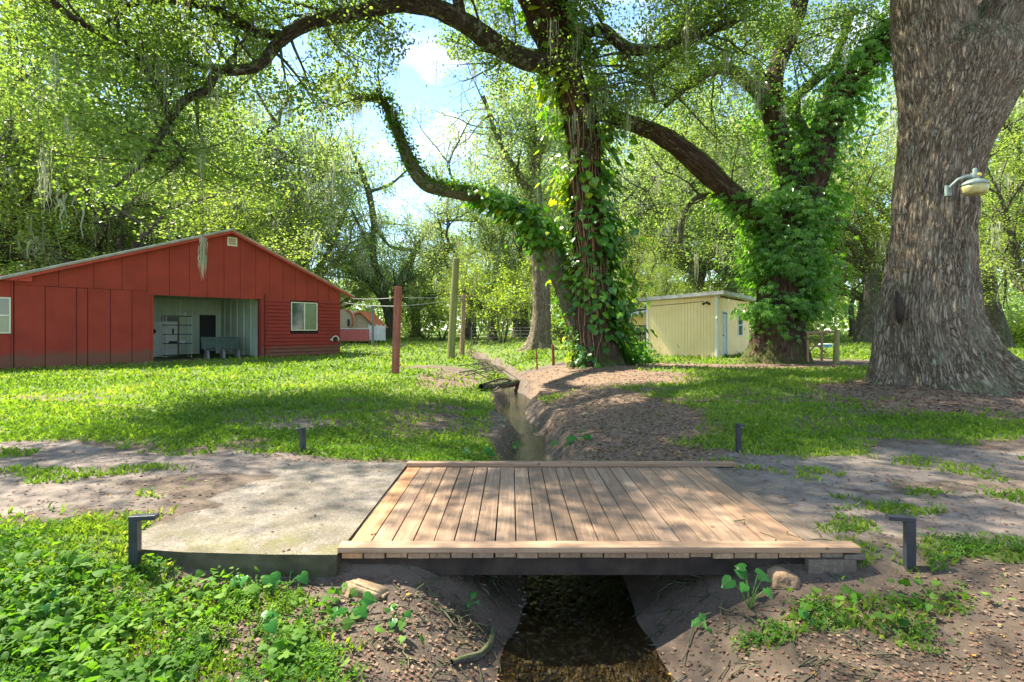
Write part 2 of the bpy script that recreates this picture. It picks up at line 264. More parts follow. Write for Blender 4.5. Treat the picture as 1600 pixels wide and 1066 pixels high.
# ---------------------------------------------------------------- object helpers
def link(o, parent=None):
    COL.objects.link(o)
    if parent is not None: o.parent = parent
    return o
def tag(o, label=None, cat=None, group=None, kind=None):
    for k, v in (('label', label), ('category', cat), ('group', group), ('kind', kind)):
        if v: o[k] = v
    return o
def thing(name, label, cat, loc=(0, 0, 0), group=None):
    o = bpy.data.objects.new(name, None); o.location = loc; o.empty_display_size = .2; link(o); return tag(o, label, cat, group)
def arr_obj(name, V, Fc, mat, parent=None, attrs=None, smooth=False, world=True):
    """V (n,3), Fc (m,4) quads"""
    V = np.asarray(V, float)
    if parent is not None and world: V = V - np.array(parent.location)
    me = bpy.data.meshes.new(name); me.vertices.add(len(V)); me.vertices.foreach_set('co', V.astype(np.float32).ravel())
    Fc = np.asarray(Fc, np.int32); k = Fc.shape[1]
    me.loops.add(Fc.size); me.loops.foreach_set('vertex_index', Fc.ravel()); me.polygons.add(len(Fc)); me.polygons.foreach_set('loop_start', np.arange(0, Fc.size, k, dtype=np.int32))
    me.polygons.foreach_set('use_smooth', np.full(len(Fc), smooth)); me.update(calc_edges=True)
    for nm, (ty, a) in (attrs or {}).items():
        at = me.attributes.new(nm, ty, 'POINT'); at.data.foreach_set({'FLOAT': 'value', 'FLOAT_VECTOR': 'vector', 'FLOAT_COLOR': 'color'}[ty], np.asarray(a, np.float32).ravel())
    me.materials.append(mat); return link(bpy.data.objects.new(name, me), parent)
class MB:
    """collects boxes, bars, prisms into ONE mesh"""
    def __init__(s): s.v = []; s.f = []
    def add(s, vs, fs):
        b = len(s.v); s.v += [tuple(map(float, v)) for v in vs]; s.f += [tuple(b + i for i in f) for f in fs]; return s
    def hexa(s, p): return s.add(p, [(0, 3, 2, 1), (4, 5, 6, 7), (0, 1, 5, 4), (1, 2, 6, 5), (2, 3, 7, 6), (3, 0, 4, 7)])
    def box(s, fr, a, b, jit=0):
        """fr: frame (origin, u, n); box between local coords a and b (along u, along n, z)"""
        (x0, y0, z0), (x1, y1, z1) = a, b
        return s.hexa([fr(x, y, z) for z in (z0, z1) for x, y in ((x0, y0), (x1, y0), (x1, y1), (x0, y1))])
    def tube(s, pts, r, n=8, cap=True):
        pts = [np.array(p, float) for p in pts]; rs = r if hasattr(r, '__len__') else [r] * len(pts); rings = []
        for i, p in enumerate(pts):
            d = pts[min(i + 1, len(pts) - 1)] - pts[max(i - 1, 0)]; d /= np.linalg.norm(d) + 1e-9
            a = np.cross(d, [0, 0, 1.] if abs(d[2]) < .9 else [1., 0, 0]); a /= np.linalg.norm(a); b = np.cross(d, a)
            rings += [p + rs[i] * (math.cos(2 * math.pi * k / n) * a + math.sin(2 * math.pi * k / n) * b) for k in range(n)]
        fs = [(i * n + k, i * n + (k + 1) % n, (i + 1) * n + (k + 1) % n, (i + 1) * n + k) for i in range(len(pts) - 1) for k in range(n)]
        if cap: fs += [tuple(range(n))[::-1], tuple((len(pts) - 1) * n + k for k in range(n))]
        return s.add(rings, fs)
    def build(s, name, mat, parent=None, bevel=0, smooth=False):
        off = np.array(parent.location) if parent is not None else np.zeros(3)
        if parent is not None and parent.parent is not None: off = np.array(parent.parent.location)
        if parent is not None and parent.type == 'MESH' and parent.parent is None: off = np.zeros(3)
        me = bpy.data.meshes.new(name); me.from_pydata([tuple(np.array(v) - off) for v in s.v], [], s.f); me.update()
        import bmesh
        bm = bmesh.new(); bm.from_mesh(me); bmesh.ops.recalc_face_normals(bm, faces=bm.faces)
        if bevel: bmesh.ops.bevel(bm, geom=list(bm.edges), offset=bevel, segments=2, affect='EDGES', profile=.6, clamp_overlap=True)
        bm.to_mesh(me); bm.free()
        if smooth:
            for p in me.polygons: p.use_smooth = True
        me.materials.append(mat); return link(bpy.data.objects.new(name, me), parent)
def frame(o, u):
    u = np.array([u[0], u[1]], float); u /= np.linalg.norm(u); n = np.array([u[1], -u[0]])   # n points out of the facade (to the right of u)
    return lambda a, b, z: (o[0] + u[0] * a + n[0] * b, o[1] + u[1] * a + n[1] * b, z + (o[2] if len(o) > 2 else 0))
ID = lambda a, b, z: (a, b, z)

def spline(P, step):
    P = np.asarray(P, float); Q = np.vstack([2 * P[0] - P[1], P, 2 * P[-1] - P[-2]]); out = []
    for i in range(1, len(Q) - 2):
        n = max(2, int(np.linalg.norm(Q[i + 1][:3] - Q[i][:3]) / step)); t = np.linspace(0, 1, n, endpoint=False)[:, None]
        a, b, c, d = Q[i - 1], Q[i], Q[i + 1], Q[i + 2]
        out.append(.5 * (2 * b + (c - a) * t + (2 * a - 5 * b + 4 * c - d) * t**2 + (3 * b - 3 * c + d - a) * t**3))
    return np.vstack(out + [P[-1:]])
class Tubes:
    """bark tubes: every limb is a tapered bent tube with knobbly bark"""
    def __init__(s): s.V = []; s.F = []; s.B = []; s.n = 0
    def add(s, P, n=8, knob=.08, flare=0, lobes=None, ridge=0, step=None, freq=1.4):
        P = np.asarray(P, float)
        if step: P = spline(P, step); P[:, 3] = np.maximum(P[:, 3], .002)
        C = P[:, :3]; R = P[:, 3]; d = np.gradient(C, axis=0); d /= np.linalg.norm(d, axis=1)[:, None] + 1e-9
        a = np.cross(d[0], [0, 1., .01]); a /= np.linalg.norm(a); A = []
        for i in range(len(C)):
            a = a - d[i] * np.dot(a, d[i]); a /= np.linalg.norm(a) + 1e-9; A.append(a)
        A = np.array(A); Bv = np.cross(d, A); th = np.linspace(0, 2 * math.pi, n, endpoint=False); ct, st = np.cos(th), np.sin(th)
        L = np.concatenate([[0], np.cumsum(np.linalg.norm(np.diff(C, axis=0), axis=1))]); off = s.n * .013
        bx = R[:, None] * ct; by = R[:, None] * st; bz = L[:, None] + 0 * bx
        m = np.ones_like(bx)
        if knob: m = m + knob * 2 * (fbm(bx * freq + off, by * freq, bz * freq * .8, 3) - .5) + knob * .8 * (fbm(bx * freq * 4, by * freq * 4, bz * freq, 2) - .5)
        rr = R[:, None] * m
        if flare:
            lb = sum((.5 + .5 * np.cos(k * th + ph)) ** 2 * w_ for k, ph, w_ in lobes); lw = np.exp(-L / .55)[:, None]
            rr = rr + R[0] * flare * lb[None, :] * lw + R[0] * flare * .14 * np.exp(-L / 1.6)[:, None] * lb[None, :]
        if ridge:
            wz = (fbm(bx * 2, by * 2, bz * .8) - .5) * 2.2; q = np.abs(fbm(bx * 9 + wz, by * 9 + wz, bz * 1.5, 3) - .5) * 2
            rr = rr + ridge * (np.clip(q * 2.6, 0, 1) - .6)
        V = C[:, None] + rr[..., None] * (ct[None, :, None] * A[:, None] + st[None, :, None] * Bv[:, None])
        i = np.arange(len(C) - 1)[:, None]; k = np.arange(n)[None]; b = s.n
        Fq = np.stack([b + i * n + k, b + i * n + (k + 1) % n, b + (i + 1) * n + (k + 1) % n, b + (i + 1) * n + k], -1).reshape(-1, 4)
        s.V.append(V.reshape(-1, 3)); s.F.append(Fq); s.B.append(np.stack([bx + off * 3, by, bz], -1).reshape(-1, 3)); s.n += len(C) * n; return s
    def build(s, name, mat, parent):
        return arr_obj(name, np.vstack(s.V), np.vstack(s.F), mat, parent, {'bark': ('FLOAT_VECTOR', np.vstack(s.B))}, True)
RH = (np.array([[0, 0, 0], [.45, .5, .05], [1, 0, -.06], [.45, -.5, .05]]), np.array([[0, 1, 2, 3]]))
_sd = [(-.16, .24), (.02, .46), (.26, .50), (.52, .38), (.78, .18), (1.0, .0)]; _md = [0, .2, .4, .6, .8, 1.0]
_v = [[x, 0, .05 - .13 * x * x] for x in _md] + [[x, y, -.02 - .13 * x * x + .05 * y] for x, y in _sd[:-1]] + [[x, -y, -.02 - .13 * x * x + .05 * y] for x, y in _sd[:-1]]
_f = []
for i_ in range(4): _f += [[i_, i_ + 1, 6 + i_ + 1, 6 + i_], [i_ + 1, i_, 11 + i_, 11 + i_ + 1]]
_f += [[4, 5, 10, 10 - 0], [5, 4, 15, 15]]; _f = [f for f in _f if len(set(f)) == 4] + [[3, 4, 5, 10], [5, 4, 3, 15]]
HEART = (np.array(_v), np.array(_f))
_v = []; _f = []
for k_, (an, ln) in enumerate([(-1.15, .7), (-.55, .95), (0, 1.05), (.55, .95), (1.15, .7)]):
    c_, s_ = math.cos(an), math.sin(an); _f.append([4 * k_ + i for i in range(4)])
    for x, y, z in ((.03, 0, 0), (.5, .14, .03), (1, 0, -.16), (.5, -.14, .03)): x *= ln; _v.append([x * c_ - y * s_, x * s_ + y * c_, z])
PALM = (np.array(_v), np.array(_f))
_v = []; _f = []
for k_ in range(3):
    an = k_ * 2.09 + .3; c_, s_ = math.cos(an), math.sin(an); _f.append([4 * k_ + i for i in range(4)])
    for x, y, z in ((0, 0, 0), (.6, .33, .08), (1, 0, .02), (.6, -.33, .08)): _v.append([x * c_ - y * s_, x * s_ + y * c_, z])
TRI = (np.array(_v), np.array(_f))
def leaves(name, P, size, mat, parent=None, up=.5, asp=.5, tint=None, tpl=RH, nrm=None, nb=1., axis=None, ab=1.):
    """one mesh of many leaves; up biases normals upward, nrm gives a preferred normal, axis a preferred leaf direction"""
    P = np.asarray(P, float); N = len(P); size = np.broadcast_to(size, (N,)) * rng.uniform(.65, 1.3, N)
    n = rng.normal(size=(N, 3)); n[:, 2] += up * 2
    if nrm is not None: n = n * .45 + nrm * nb
    n /= np.linalg.norm(n, axis=1)[:, None] + 1e-9
    a = rng.normal(size=(N, 3))
    if axis is not None: a = a * .5 + np.asarray(axis) * ab
    a -= n * np.sum(a * n, 1)[:, None]; a /= np.linalg.norm(a, axis=1)[:, None] + 1e-9; b = np.cross(n, a)
    tv, tf = tpl; sc = size[:, None, None]
    V = P[:, None] + sc * (tv[None, :, 0:1] * a[:, None] + tv[None, :, 1:2] * (asp * 2 if tpl is RH else 1.) * b[:, None] + tv[None, :, 2:3] * n[:, None])
    k = len(tv); Fq = (np.arange(N)[:, None, None] * k + tf[None]).reshape(-1, 4)
    tint = rng.random(N) if tint is None else np.clip(tint + rng.normal(0, .13, N), 0, 1)
    return arr_obj(name, V.reshape(-1, 3), Fq, mat, parent, {'tint': ('FLOAT', np.repeat(tint, k))})
def strands(name, P, length, mat, parent, w=.02, n=5, tuft=14, spread=.07):
    """hanging moss: every anchor gets a tuft of thin wavy ribbons"""
    P = np.asarray(P, float); N = len(P); ln = np.broadcast_to(length, (N,)) * rng.uniform(.5, 1.4, N)
    P = np.repeat(P, tuft, 0) + rng.normal(0, spread, (N * tuft, 3)) * [1, 1, .6]; ln = np.repeat(ln, tuft) * rng.uniform(.3, 1.05, N * tuft); N = len(P)
    an = rng.uniform(0, math.pi, N); s = np.stack([np.cos(an), np.sin(an), 0 * an], 1); V = []
    tt = np.linspace(0, 1, n); cx = P.copy()
    for i, q in enumerate(tt):
        wv = rng.normal(0, spread * .28, (N, 3)) * [1, 1, 0]; C = cx + wv * (i > 0); C[:, 2] = P[:, 2] - ln * q; ww = w * rng.uniform(.5, 1.3, (N, 1)) * (1 - .8 * q)
        V += [C - s * ww, C + s * ww]
    V = np.stack(V, 1); i = np.arange(n - 1) * 2; f = np.stack([i, i + 1, i + 3, i + 2], 1); Fq = (np.arange(N)[:, None, None] * (2 * n) + f[None]).reshape(-1, 4)
    return arr_obj(name, V.reshape(-1, 3), Fq, mat, parent, {'tint': ('FLOAT', np.repeat(rng.random(N), 2 * n))})
def rnd_dir(d, sp):
    v = d + np.array([random.gauss(0, sp) for _ in range(3)]); return v / (np.linalg.norm(v) + 1e-9)
def grow(T, p, d, L, r, lev, tips, up=.15, sp=.35, n=5, kids=4, ok=None):
    """a wandering branch; children from its outer part; the thin last ones carry the leaves"""
    P = [(*p, r)]; q = np.array(p, float); d = np.array(d, float); segs = 5
    for i in range(segs):
        d = rnd_dir(d + np.array([0, 0, up * .3]), sp * .45); q = q + d * L / segs; P.append((*q, max(r * (1 - .75 * (i + 1) / segs), .006)))
        if lev > 0 and i >= 1:
            for _ in range(kids // 4 + (random.random() < (kids % 4) / 4)):
                dd = rnd_dir(d * .6, .75); grow(T, q, dd, L * random.uniform(.45, .7), P[-1][3] * .6, lev - 1, tips, up, sp, max(3, n - 1), kids, ok)
        if lev == 0 and i >= 1: tips.append((*q, L))
    if 2 < q[1] < 17 and 800 + F * q[0] / q[1] < 560 and HZ - F * (q[2] - EYE) / q[1] > 335: return
    T.add(P, n, 0)
# ================================================================ GROUND
def ell(X, Y, cx, cy, rx, ry, soft=.35):
    return 1 - ss(1 - soft, 1 + soft, np.sqrt(((X - cx) / rx)**2 + ((Y - cy) / ry)**2))
def cover(X, Y):
    n1 = fbm(X * .8, Y * .8, 2.) - .5; n2 = fbm(X * 2.6, Y * 2.6, 4.) - .5; n = n1 * 1.3 + n2 * .7
    d = X - sx(Y); Yw = Y + n * .9
    sandL = ss(3.95, 4.5, Yw) * (1 - ss(7.0, 8.9, Yw)) * (1 - ss(-3.0, -1.6, X))
    sandL = sandL * (1 - .85 * ell(X, Y, -2.95, 4.9, .75, .36)) * (1 - .7 * ell(X, Yw, -4.6, 6.9, 2.2, .45))
    sandR = ss(3.55, 3.95, Yw) * (1 - ss(5.9, 6.7, Yw)) * ss(1.6, 2.3, X); sandR = sandR * (1 - .65 * ell(X, Yw, 5.2, 5.05, 2.8, .22))
    sand = np.maximum(sandL, sandR)
    g = ss(6.3, 7.4, Yw)
    g = g * (1 - .97 * ell(X, Y, 1.75, 9.4, 1.45 + n, 3.2)) * (1 - .95 * ell(X, Yw, 2.6, 14.5, 2.6, 2.3)) * (1 - .95 * ell(X, Yw, 1.9, 18.5, 2.6, 3.0))
    g = g * (1 - .85 * ell(X, Yw, 6.2, 18.2, 5.5, 1.5)) * (1 - .97 * ell(X, Y, 9.2 + n, 10.0, 3.1, 2.35)) * (1 - .97 * ell(X, Y, 12, 9.8, 3.2, 2.0)) * (1 - .9 * ell(X, Y, 12.6, 20., 3.6, 2.6))
    g = g * (1 - .6 * ell(X, Yw, -1.6, 9.5, .7, 2.0)) * (1 - .7 * ell(X, Yw, -2.0, 17, 1.1, 4)) * (1 - .5 * ell(X, Y, -3.4, 8.1, 1.1, .5))
    g = g * (1 - .8 * ell(X, Y, -3.2, 20.5, 1.6, 1.2))
    g = np.maximum(g, np.maximum(.95 * ell(X, Yw, -4.5, 3.25, 2.3, .8), .9 * ell(X + n * .7, Y, -3.1, 2.55, 1.5, .62)))
    g = np.maximum(g, .55 * ell(X + n, Y + n * .6, -1.12, 2.72, .42, .3)); g = np.maximum(g, .85 * ell(X, Y + n * .5, 3.75, 3.5, 1.05, .22)); g = np.maximum(g, .9 * ell(X, Y, -1.75, 3.15, .5, .2)); 
    g = np.maximum(g, .5 * ell(X + n, Y + n * .5, 2.15, 3.05, .6, .17)); g = np.maximum(g, .6 * ell(X, Y, 2.3, 3.55, .3, .14)); g = np.maximum(g, .85 * ell(X, Yw, -1.4, 6.7, 1.9, .7)); g = np.maximum(g, .8 * ell(X, Yw, 3.4, 6.6, 1.2, .55))
    g = g * (1 - .6 * ss(.52, .68, fbm(X * .9, Y * 1.5, 41.)) * (1 - ss(11, 15, Y)) * ss(6, 7, Y))
    g = np.maximum(g, .36 * sand * ss(.56, .66, fbm(X * 1.3, Y * 2.6, 21.)))
    hw = np.interp(Y, [-5, 2, 4, 6, 8, 12, 20, 30, 40], [.5, .35, .35, .3, .33, .31, .42, .45, .1])
    steep = 1 - ss(.12, .5, np.abs(d) - hw); steep = steep * (1 - ss(34, 44, Y)); g = g * (1 - steep * .85); sand = sand * (1 - steep)
    lit = np.maximum.reduce([ell(X, Y, 1.75, 9.4, 1.7, 3.6), ell(X, Yw, 2.6, 14.5, 3, 2.6), ell(X, Yw, 6.2, 18.2, 7, 2.2), 1.2 * ell(X, Y, 9.2, 10.0, 3.4, 2.6), 1.2 * ell(X, Y, 12, 9.8, 3.6, 2.2), .6 * ell(X, Y, -1.0, 2.9, 1.6, .8), .55 * ell(X, Y, 2.4, 2.7, 1.6, .6), .5 * ell(X, Y, -2, 13, 1.4, 7)])
    wet = (1 - ss(.0, .25, np.abs(d) - hw)) * (1 - ss(34, 44, Y)); wet = np.maximum(wet, .7 * (1 - ss(.1, 1.0, np.abs(d) - hw)) * (1 - ss(5.6, 6.4, Y)))
    wet = np.maximum(wet, .75 * ss(-1.5, -1.0, X) * (1 - ss(2.2, 2.6, X)) * ss(3.3, 3.6, Y) * (1 - ss(5.4, 5.8, Y)))
    return g, sand, lit * (1 - steep * .5) * (1 - .55 * (1 - ss(3.8, 4.6, Y))), np.maximum(wet, .95 * (1 - ss(3.4, 3.9, Y)) * ss(-2.6, -1.6, X) * (1 - ss(3.4, 4.4, X)) * (.6 + .8 * fbm(X * 2, Y * 2, 51.)))
ys = np.concatenate([np.arange(-14, 1.8, .6), np.arange(1.8, 8, .034)]); s_ = .034; y = ys[-1]; e_ = []
while y < 420: s_ *= 1.02; y += s_ ; e_.append(y)
ys = np.concatenate([ys, e_]); xs = list(np.arange(0, 3.2, .036)); s_ = .036; x = xs[-1]
while x < 420: s_ *= 1.032; x += s_; xs.append(x)
xs = np.array(xs); xs = np.concatenate([-xs[:0:-1], xs])
GX, GY = np.meshgrid(xs, ys); GZ = H(GX, GY); nx, ny = len(xs), len(ys)
g_, s__, l_, w_ = cover(GX, GY)
i = np.arange(ny - 1)[:, None] * nx; k = np.arange(nx - 1)[None]
FQ = np.stack([i + k, i + k + 1, i + nx + k + 1, i + nx + k], -1).reshape(-1, 4)
gr = arr_obj('ground', np.stack([GX, GY, GZ], -1).reshape(-1, 3), FQ, M['ground'], None,
             {'cover': ('FLOAT_COLOR', np.stack([g_, s__, l_, 0 * g_ + 1], -1).reshape(-1, 4)), 'wet': ('FLOAT', w_.ravel())}, True)
tag(gr, 'grassy yard with sandy track and a ditch', None, None, 'structure')
# water surface
yy = np.arange(-4, 40, .25); V = []
for yv in yy:
    c_ = float(sx(yv)) - .16 * math.sin(yv * 1.15) * float(ss(7, 9, yv)); zz = WL + .16 * float(ss(18, 34, yv))
    V += [(c_ - 1.0, yv, zz), (c_ + 1.0, yv, zz)]
n_ = len(yy); arrF = [[2 * i, 2 * i + 1, 2 * i + 3, 2 * i + 2] for i in range(n_ - 1)]
tag(arr_obj('water', V, arrF, M['water'], None), 'shallow brown stream', None, None, 'structure')

def scatter(N, x0=-260, x1=1860, y0=524, y1=1110, pw=1.):
    """ground points, denser towards the house side where one looks from"""
    px = rng.uniform(x0, x1, N); py = y0 + (y1 - y0) * rng.random(N) ** pw; Y = 1.55 * F / (py - HZ); X = (px - 800) / F * Y
    Y = Y * rng.uniform(.98, 1.02, N); return X, Y
def footprint(X, Y, m=.0):
    xl = np.interp(Y, [3.42, 3.5, 3.72, 4.2, 4.7, 5.3, 5.78], [-2.2, -2.62, -2.78, -2.72, -2.66, -2.78, -2.86]); slab = (X > xl + m) & (X < -1.1) & (Y > 3.41 + m) & (Y < 5.76 - m); deck = (X > -1.25) & (X < 2.32) & (Y > 3.4) & (Y < 5.7)
    return slab | deck
BL = np.array([-18.9, 19.4]); bu = np.array([8.9, 10.4]); bu /= np.linalg.norm(bu); bn = np.array([bu[1], -bu[0]])
def inbarn(X, Y):
    r = (X - BL[0]) * bn[0] + (Y - BL[1]) * bn[1]; a = (X - BL[0]) * bu[0] + (Y - BL[1]) * bu[1]; return (r < .05) & (a > -4) & (a < 13.8)
# grass blades
X, Y = scatter(430000); g, sd, lt, wt = cover(X, Y); nn = fbm(X * 5, Y * 5, 1.)
keep = (rng.random(len(X)) < g * (.45 + .9 * nn) * np.where(Y < 3.7, .3, 1)) & ~footprint(X, Y) & ~inbarn(X, Y) & (g > .2); X, Y = X[keep], Y[keep]
Z = H(X, Y); N = len(X); hgt = (.026 + .0042 * np.minimum(Y, 40)) * rng.uniform(.5, 1.4, N); an = rng.uniform(0, 6.28, N); wdt = hgt * .11 + .0012 * np.minimum(Y, 30)
dx, dy = np.cos(an), np.sin(an); le = rng.uniform(.2, 1.1, N) * hgt; la = rng.uniform(0, 6.28, N)
P0 = np.stack([X - dx * wdt, Y - dy * wdt, Z - .005], 1); P1 = np.stack([X + dx * wdt, Y + dy * wdt, Z - .005], 1)
mxv = np.stack([X + np.cos(la) * le * .35, Y + np.sin(la) * le * .35, Z + hgt * .62], 1); tp = np.stack([X + np.cos(la) * le, Y + np.sin(la) * le, Z + hgt * .9], 1)
V = np.stack([P0, P1, mxv + np.stack([dx * wdt, dy * wdt, 0 * dx], 1) * .6, tp], 1).reshape(-1, 3)
tint = np.clip(.5 + (fbm(X * .7, Y * .7, 8.) - .5) * 1.2 + rng.normal(0, .18, N), 0, 1)
tag(arr_obj('lawn_grass', V, np.arange(4 * N).reshape(-1, 4), M['grass'], None, {'tint': ('FLOAT', np.repeat(tint, 4))}), 'short green grass of the shaded yard', 'grass', None, 'stuff')
# low leafy cover, three-lobed leaves
X, Y = scatter(150000, y0=600); g, sd, lt, wt = cover(X, Y); nn = fbm(X * 4, Y * 4, 6.)
dens = np.where(Y < 3.9, g * 1.2, g * .30 * (Y < 10) + .85 * ell(X, Y, -1.3, 6.8, 2.2, .9) * g); dens = dens * np.where(Y < 3.9, .04 + .72 * ss(.42, .6, fbm(X * 6, Y * 6, 17.)), 1); keep = (rng.random(len(X)) < dens * ss(.3, .6, nn + .12)) & ~footprint(X, Y, -.02); X, Y = X[keep], Y[keep]
N = len(X); hh = rng.uniform(.008, .05, N) * np.interp(Y, [2, 4, 8], [1.0, .9, 1.2]); P = np.stack([X, Y, H(X, Y) + hh], 1)
tag(leaves('ground_cover', P, np.interp(Y, [2, 4, 9], [.024, .023, .03]), M['cover'], None, .8, tint=.45 + (fbm(X * 2, Y * 2, 3.) - .5) * 1.4, tpl=TRI), 'low three lobed leafy ground cover', 'ground cover', None, 'stuff')
# broader weed leaves in the foreground patches
X, Y = scatter(16000, y0=840); g, sd, lt, wt = cover(X, Y); nn = fbm(X * 2.2, Y * 2.2, 12.)
pt = np.maximum(ell(X, Y, -2.3, 2.8, 1.5, .6), ell(X, Y, -1.2, 2.7, .5, .3)) * 1.0 + .35 * ell(X, Y, -1.75, 3.2, .6, .2) + .25 * ell(X, Y, 2.2, 3.05, .6, .2)
keep = (rng.random(len(X)) < pt * ss(.36, .54, nn)) & ~footprint(X, Y, -.02); X, Y = X[keep], Y[keep]; N = len(X)
P = np.stack([X, Y, H(X, Y) + rng.uniform(.03, .10, N)], 1)
tag(leaves('broadleaf_weeds', P, rng.uniform(.022, .058, N), M['cover'], None, .9, tint=.55 + (fbm(X * 3, Y * 3, 3.) - .5), tpl=HEART), 'broad heart leaved weeds among the low cover', 'weeds', None, 'stuff')
# fallen leaves
X, Y = scatter(280000, y0=548); g, sd, lt, wt = cover(X, Y); dd = lt * 1.0 + .05 * (1 - g) + .012; dd = np.where(Y < 4, dd * .45, dd); dd = dd * (1 - .9 * ((np.abs(X - sx(Y)) < .42)))
keep = (rng.random(len(X)) < dd * .8) & ~((X > -1.3) & (X < 2.35) & (Y > 3.4) & (Y < 5.75)) & ~inbarn(X, Y); X, Y = X[keep], Y[keep]; N = len(X)
sl_ = footprint(X, Y); kp = ~sl_ | (rng.random(N) < .12); X, Y, sl_ = X[kp], Y[kp], sl_[kp]; N = len(X)
P = np.stack([X, Y, np.where(sl_, .006, H(X, Y) + rng.uniform(.003, .011, N))], 1)
tag(leaves('leaf_litter', P, .013 + .0042 * np.minimum(Y, 25), M['litter'], None, 2.4, .38, tint=np.where(X > 5.5, .26, .5) + rng.normal(0, .2, N)), 'brown fallen leaves on banks and mulch', 'leaf litter', None, 'stuff')
# pebbles of the stream bed and banks
Y = rng.uniform(1.8, 16, 9000) ** 1.0; Y = 1.8 + (Y - 1.8) * rng.random(len(Y)) ; d = rng.normal(0, .42, len(Y)); X = sx(Y) + d; Z = H(X, Y)
ks = (np.abs(d) < .42); X, Y, Z = X[ks], Y[ks], Z[ks]; N = len(X); r = np.minimum(rng.gamma(2.0, .0048, N) + .003, .022)
oc = np.array([[1, 0, 0], [0, 1, 0], [-1, 0, 0], [0, -1, 0], [.5, .5, .62], [-.5, .5, .62], [-.5, -.5, .62], [.5, -.5, .62]]) ; of = np.array([[0, 1, 5, 4], [1, 2, 6, 5], [2, 3, 7, 6], [3, 0, 4, 7], [4, 5, 6, 7]])
V = np.stack([X, Y, Z], 1)[:, None] + oc[None] * (r[:, None] * rng.uniform(.6, 1.4, (N, 3)))[:, None] + rng.normal(0, .15, (N, 8, 3)) * r[:, None, None]
tag(arr_obj('pebbles', V.reshape(-1, 3), (np.arange(N)[:, None, None] * 8 + of[None]).reshape(-1, 4), M['pebble'], None, {'tint': ('FLOAT', np.repeat(rng.random(N), 8))}, True), 'small brown and tan pebbles in the stream bed', 'pebbles', None, 'stuff')
# fine twigs and roots on the near banks
T = Tubes()
for _ in range(230):
    a = random.random(); y = random.uniform(2.4, 3.9) if a < .7 else random.uniform(6.5, 12); x = float(sx(y)) + random.choice((-1, 1)) * random.uniform(.45, 1.9 if y < 5 else 2.2)
    L_ = random.uniform(.05, .28); an = random.uniform(0, 6.28); pts = []
    for q in range(5): xx = x + math.cos(an + .5 * q * (random.random() - .5)) * L_ * q / 4; yyy = y + math.sin(an) * L_ * q / 4; pts.append((xx, yyy, Hs(xx, yyy) + .006 + .012 * math.sin(q * .8), .0022 + .0022 * random.random()))
    T.add(pts, 4, 0)
tag(T.build('twigs', M['twig'], None), 'thin brown twigs and roots strewn on the ditch banks', 'twigs', None, 'stuff')

# ================================================================ BRIDGE, SLAB, STONES
sp_ = [(-2.86, 5.78), (-2.55, 5.82), (-1.165, 5.74), (-1.165, 3.40), (-1.6, 3.405), (-2.2, 3.44), (-2.62, 3.5), (-2.78, 3.72), (-2.72, 4.2), (-2.66, 4.7), (-2.78, 5.3)]
mb = MB(); n_ = len(sp_); mb.add([(x, y, .004) for x, y in sp_] + [(x, y, -.26) for x, y in sp_], [tuple(range(n_))] + [(i, i + n_, (i + 1) % n_ + n_, (i + 1) % n_) for i in range(n_)])
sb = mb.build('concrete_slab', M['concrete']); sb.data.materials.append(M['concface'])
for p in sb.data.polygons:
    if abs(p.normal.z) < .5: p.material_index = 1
tag(sb, 'stained concrete approach slab left of the wooden bridge', 'slab')
br = thing('wooden_bridge', 'small plank footbridge of tan boards over the stream', 'bridge', (.55, 4.6, 0)); x = -1.14; k = 0
while x < 2.28:
    w0 = .138 + random.uniform(-.002, .002); m = MB(); dz = random.uniform(-.002, .003) - .0 * k; y0 = 3.44 + random.uniform(-.008, .008); y1 = 5.66 + random.uniform(-.01, .01); sk = random.uniform(-.003, .003)
    f = lambda a, b, z: (a + sk * (b - 4.5) / 1.1, b, z); old = x > 2.0; dz -= .012 if x > 2.12 else 0
    m.box(f, (x, y0, -.036 + dz), (x + w0, y1, dz)); mat = M['plankold'] if old else M['plankorange'] if k in (0,) else M['plank']
    o = m.build('plank', mat, br, .004)
    if old: o['label'] = 'dark weathered end plank'
    x += w0 + .0085; k += 1
MB().box(ID, (-1.17, 3.425, .004), (2.34, 3.535, .042)).build('curb_board', M['curb'], br, .006)
MB().box(ID, (-1.15, 5.575, .004), (2.45, 5.67, .046)).build('curb_board', M['curb'], br, .006)
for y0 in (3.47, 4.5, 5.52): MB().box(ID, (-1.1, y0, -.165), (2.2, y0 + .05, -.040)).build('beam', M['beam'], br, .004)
MB().box(ID, (1.98, 3.415, -.13), (2.30, 3.466, -.040)).build('end_block', M['plankold'], br, .004)
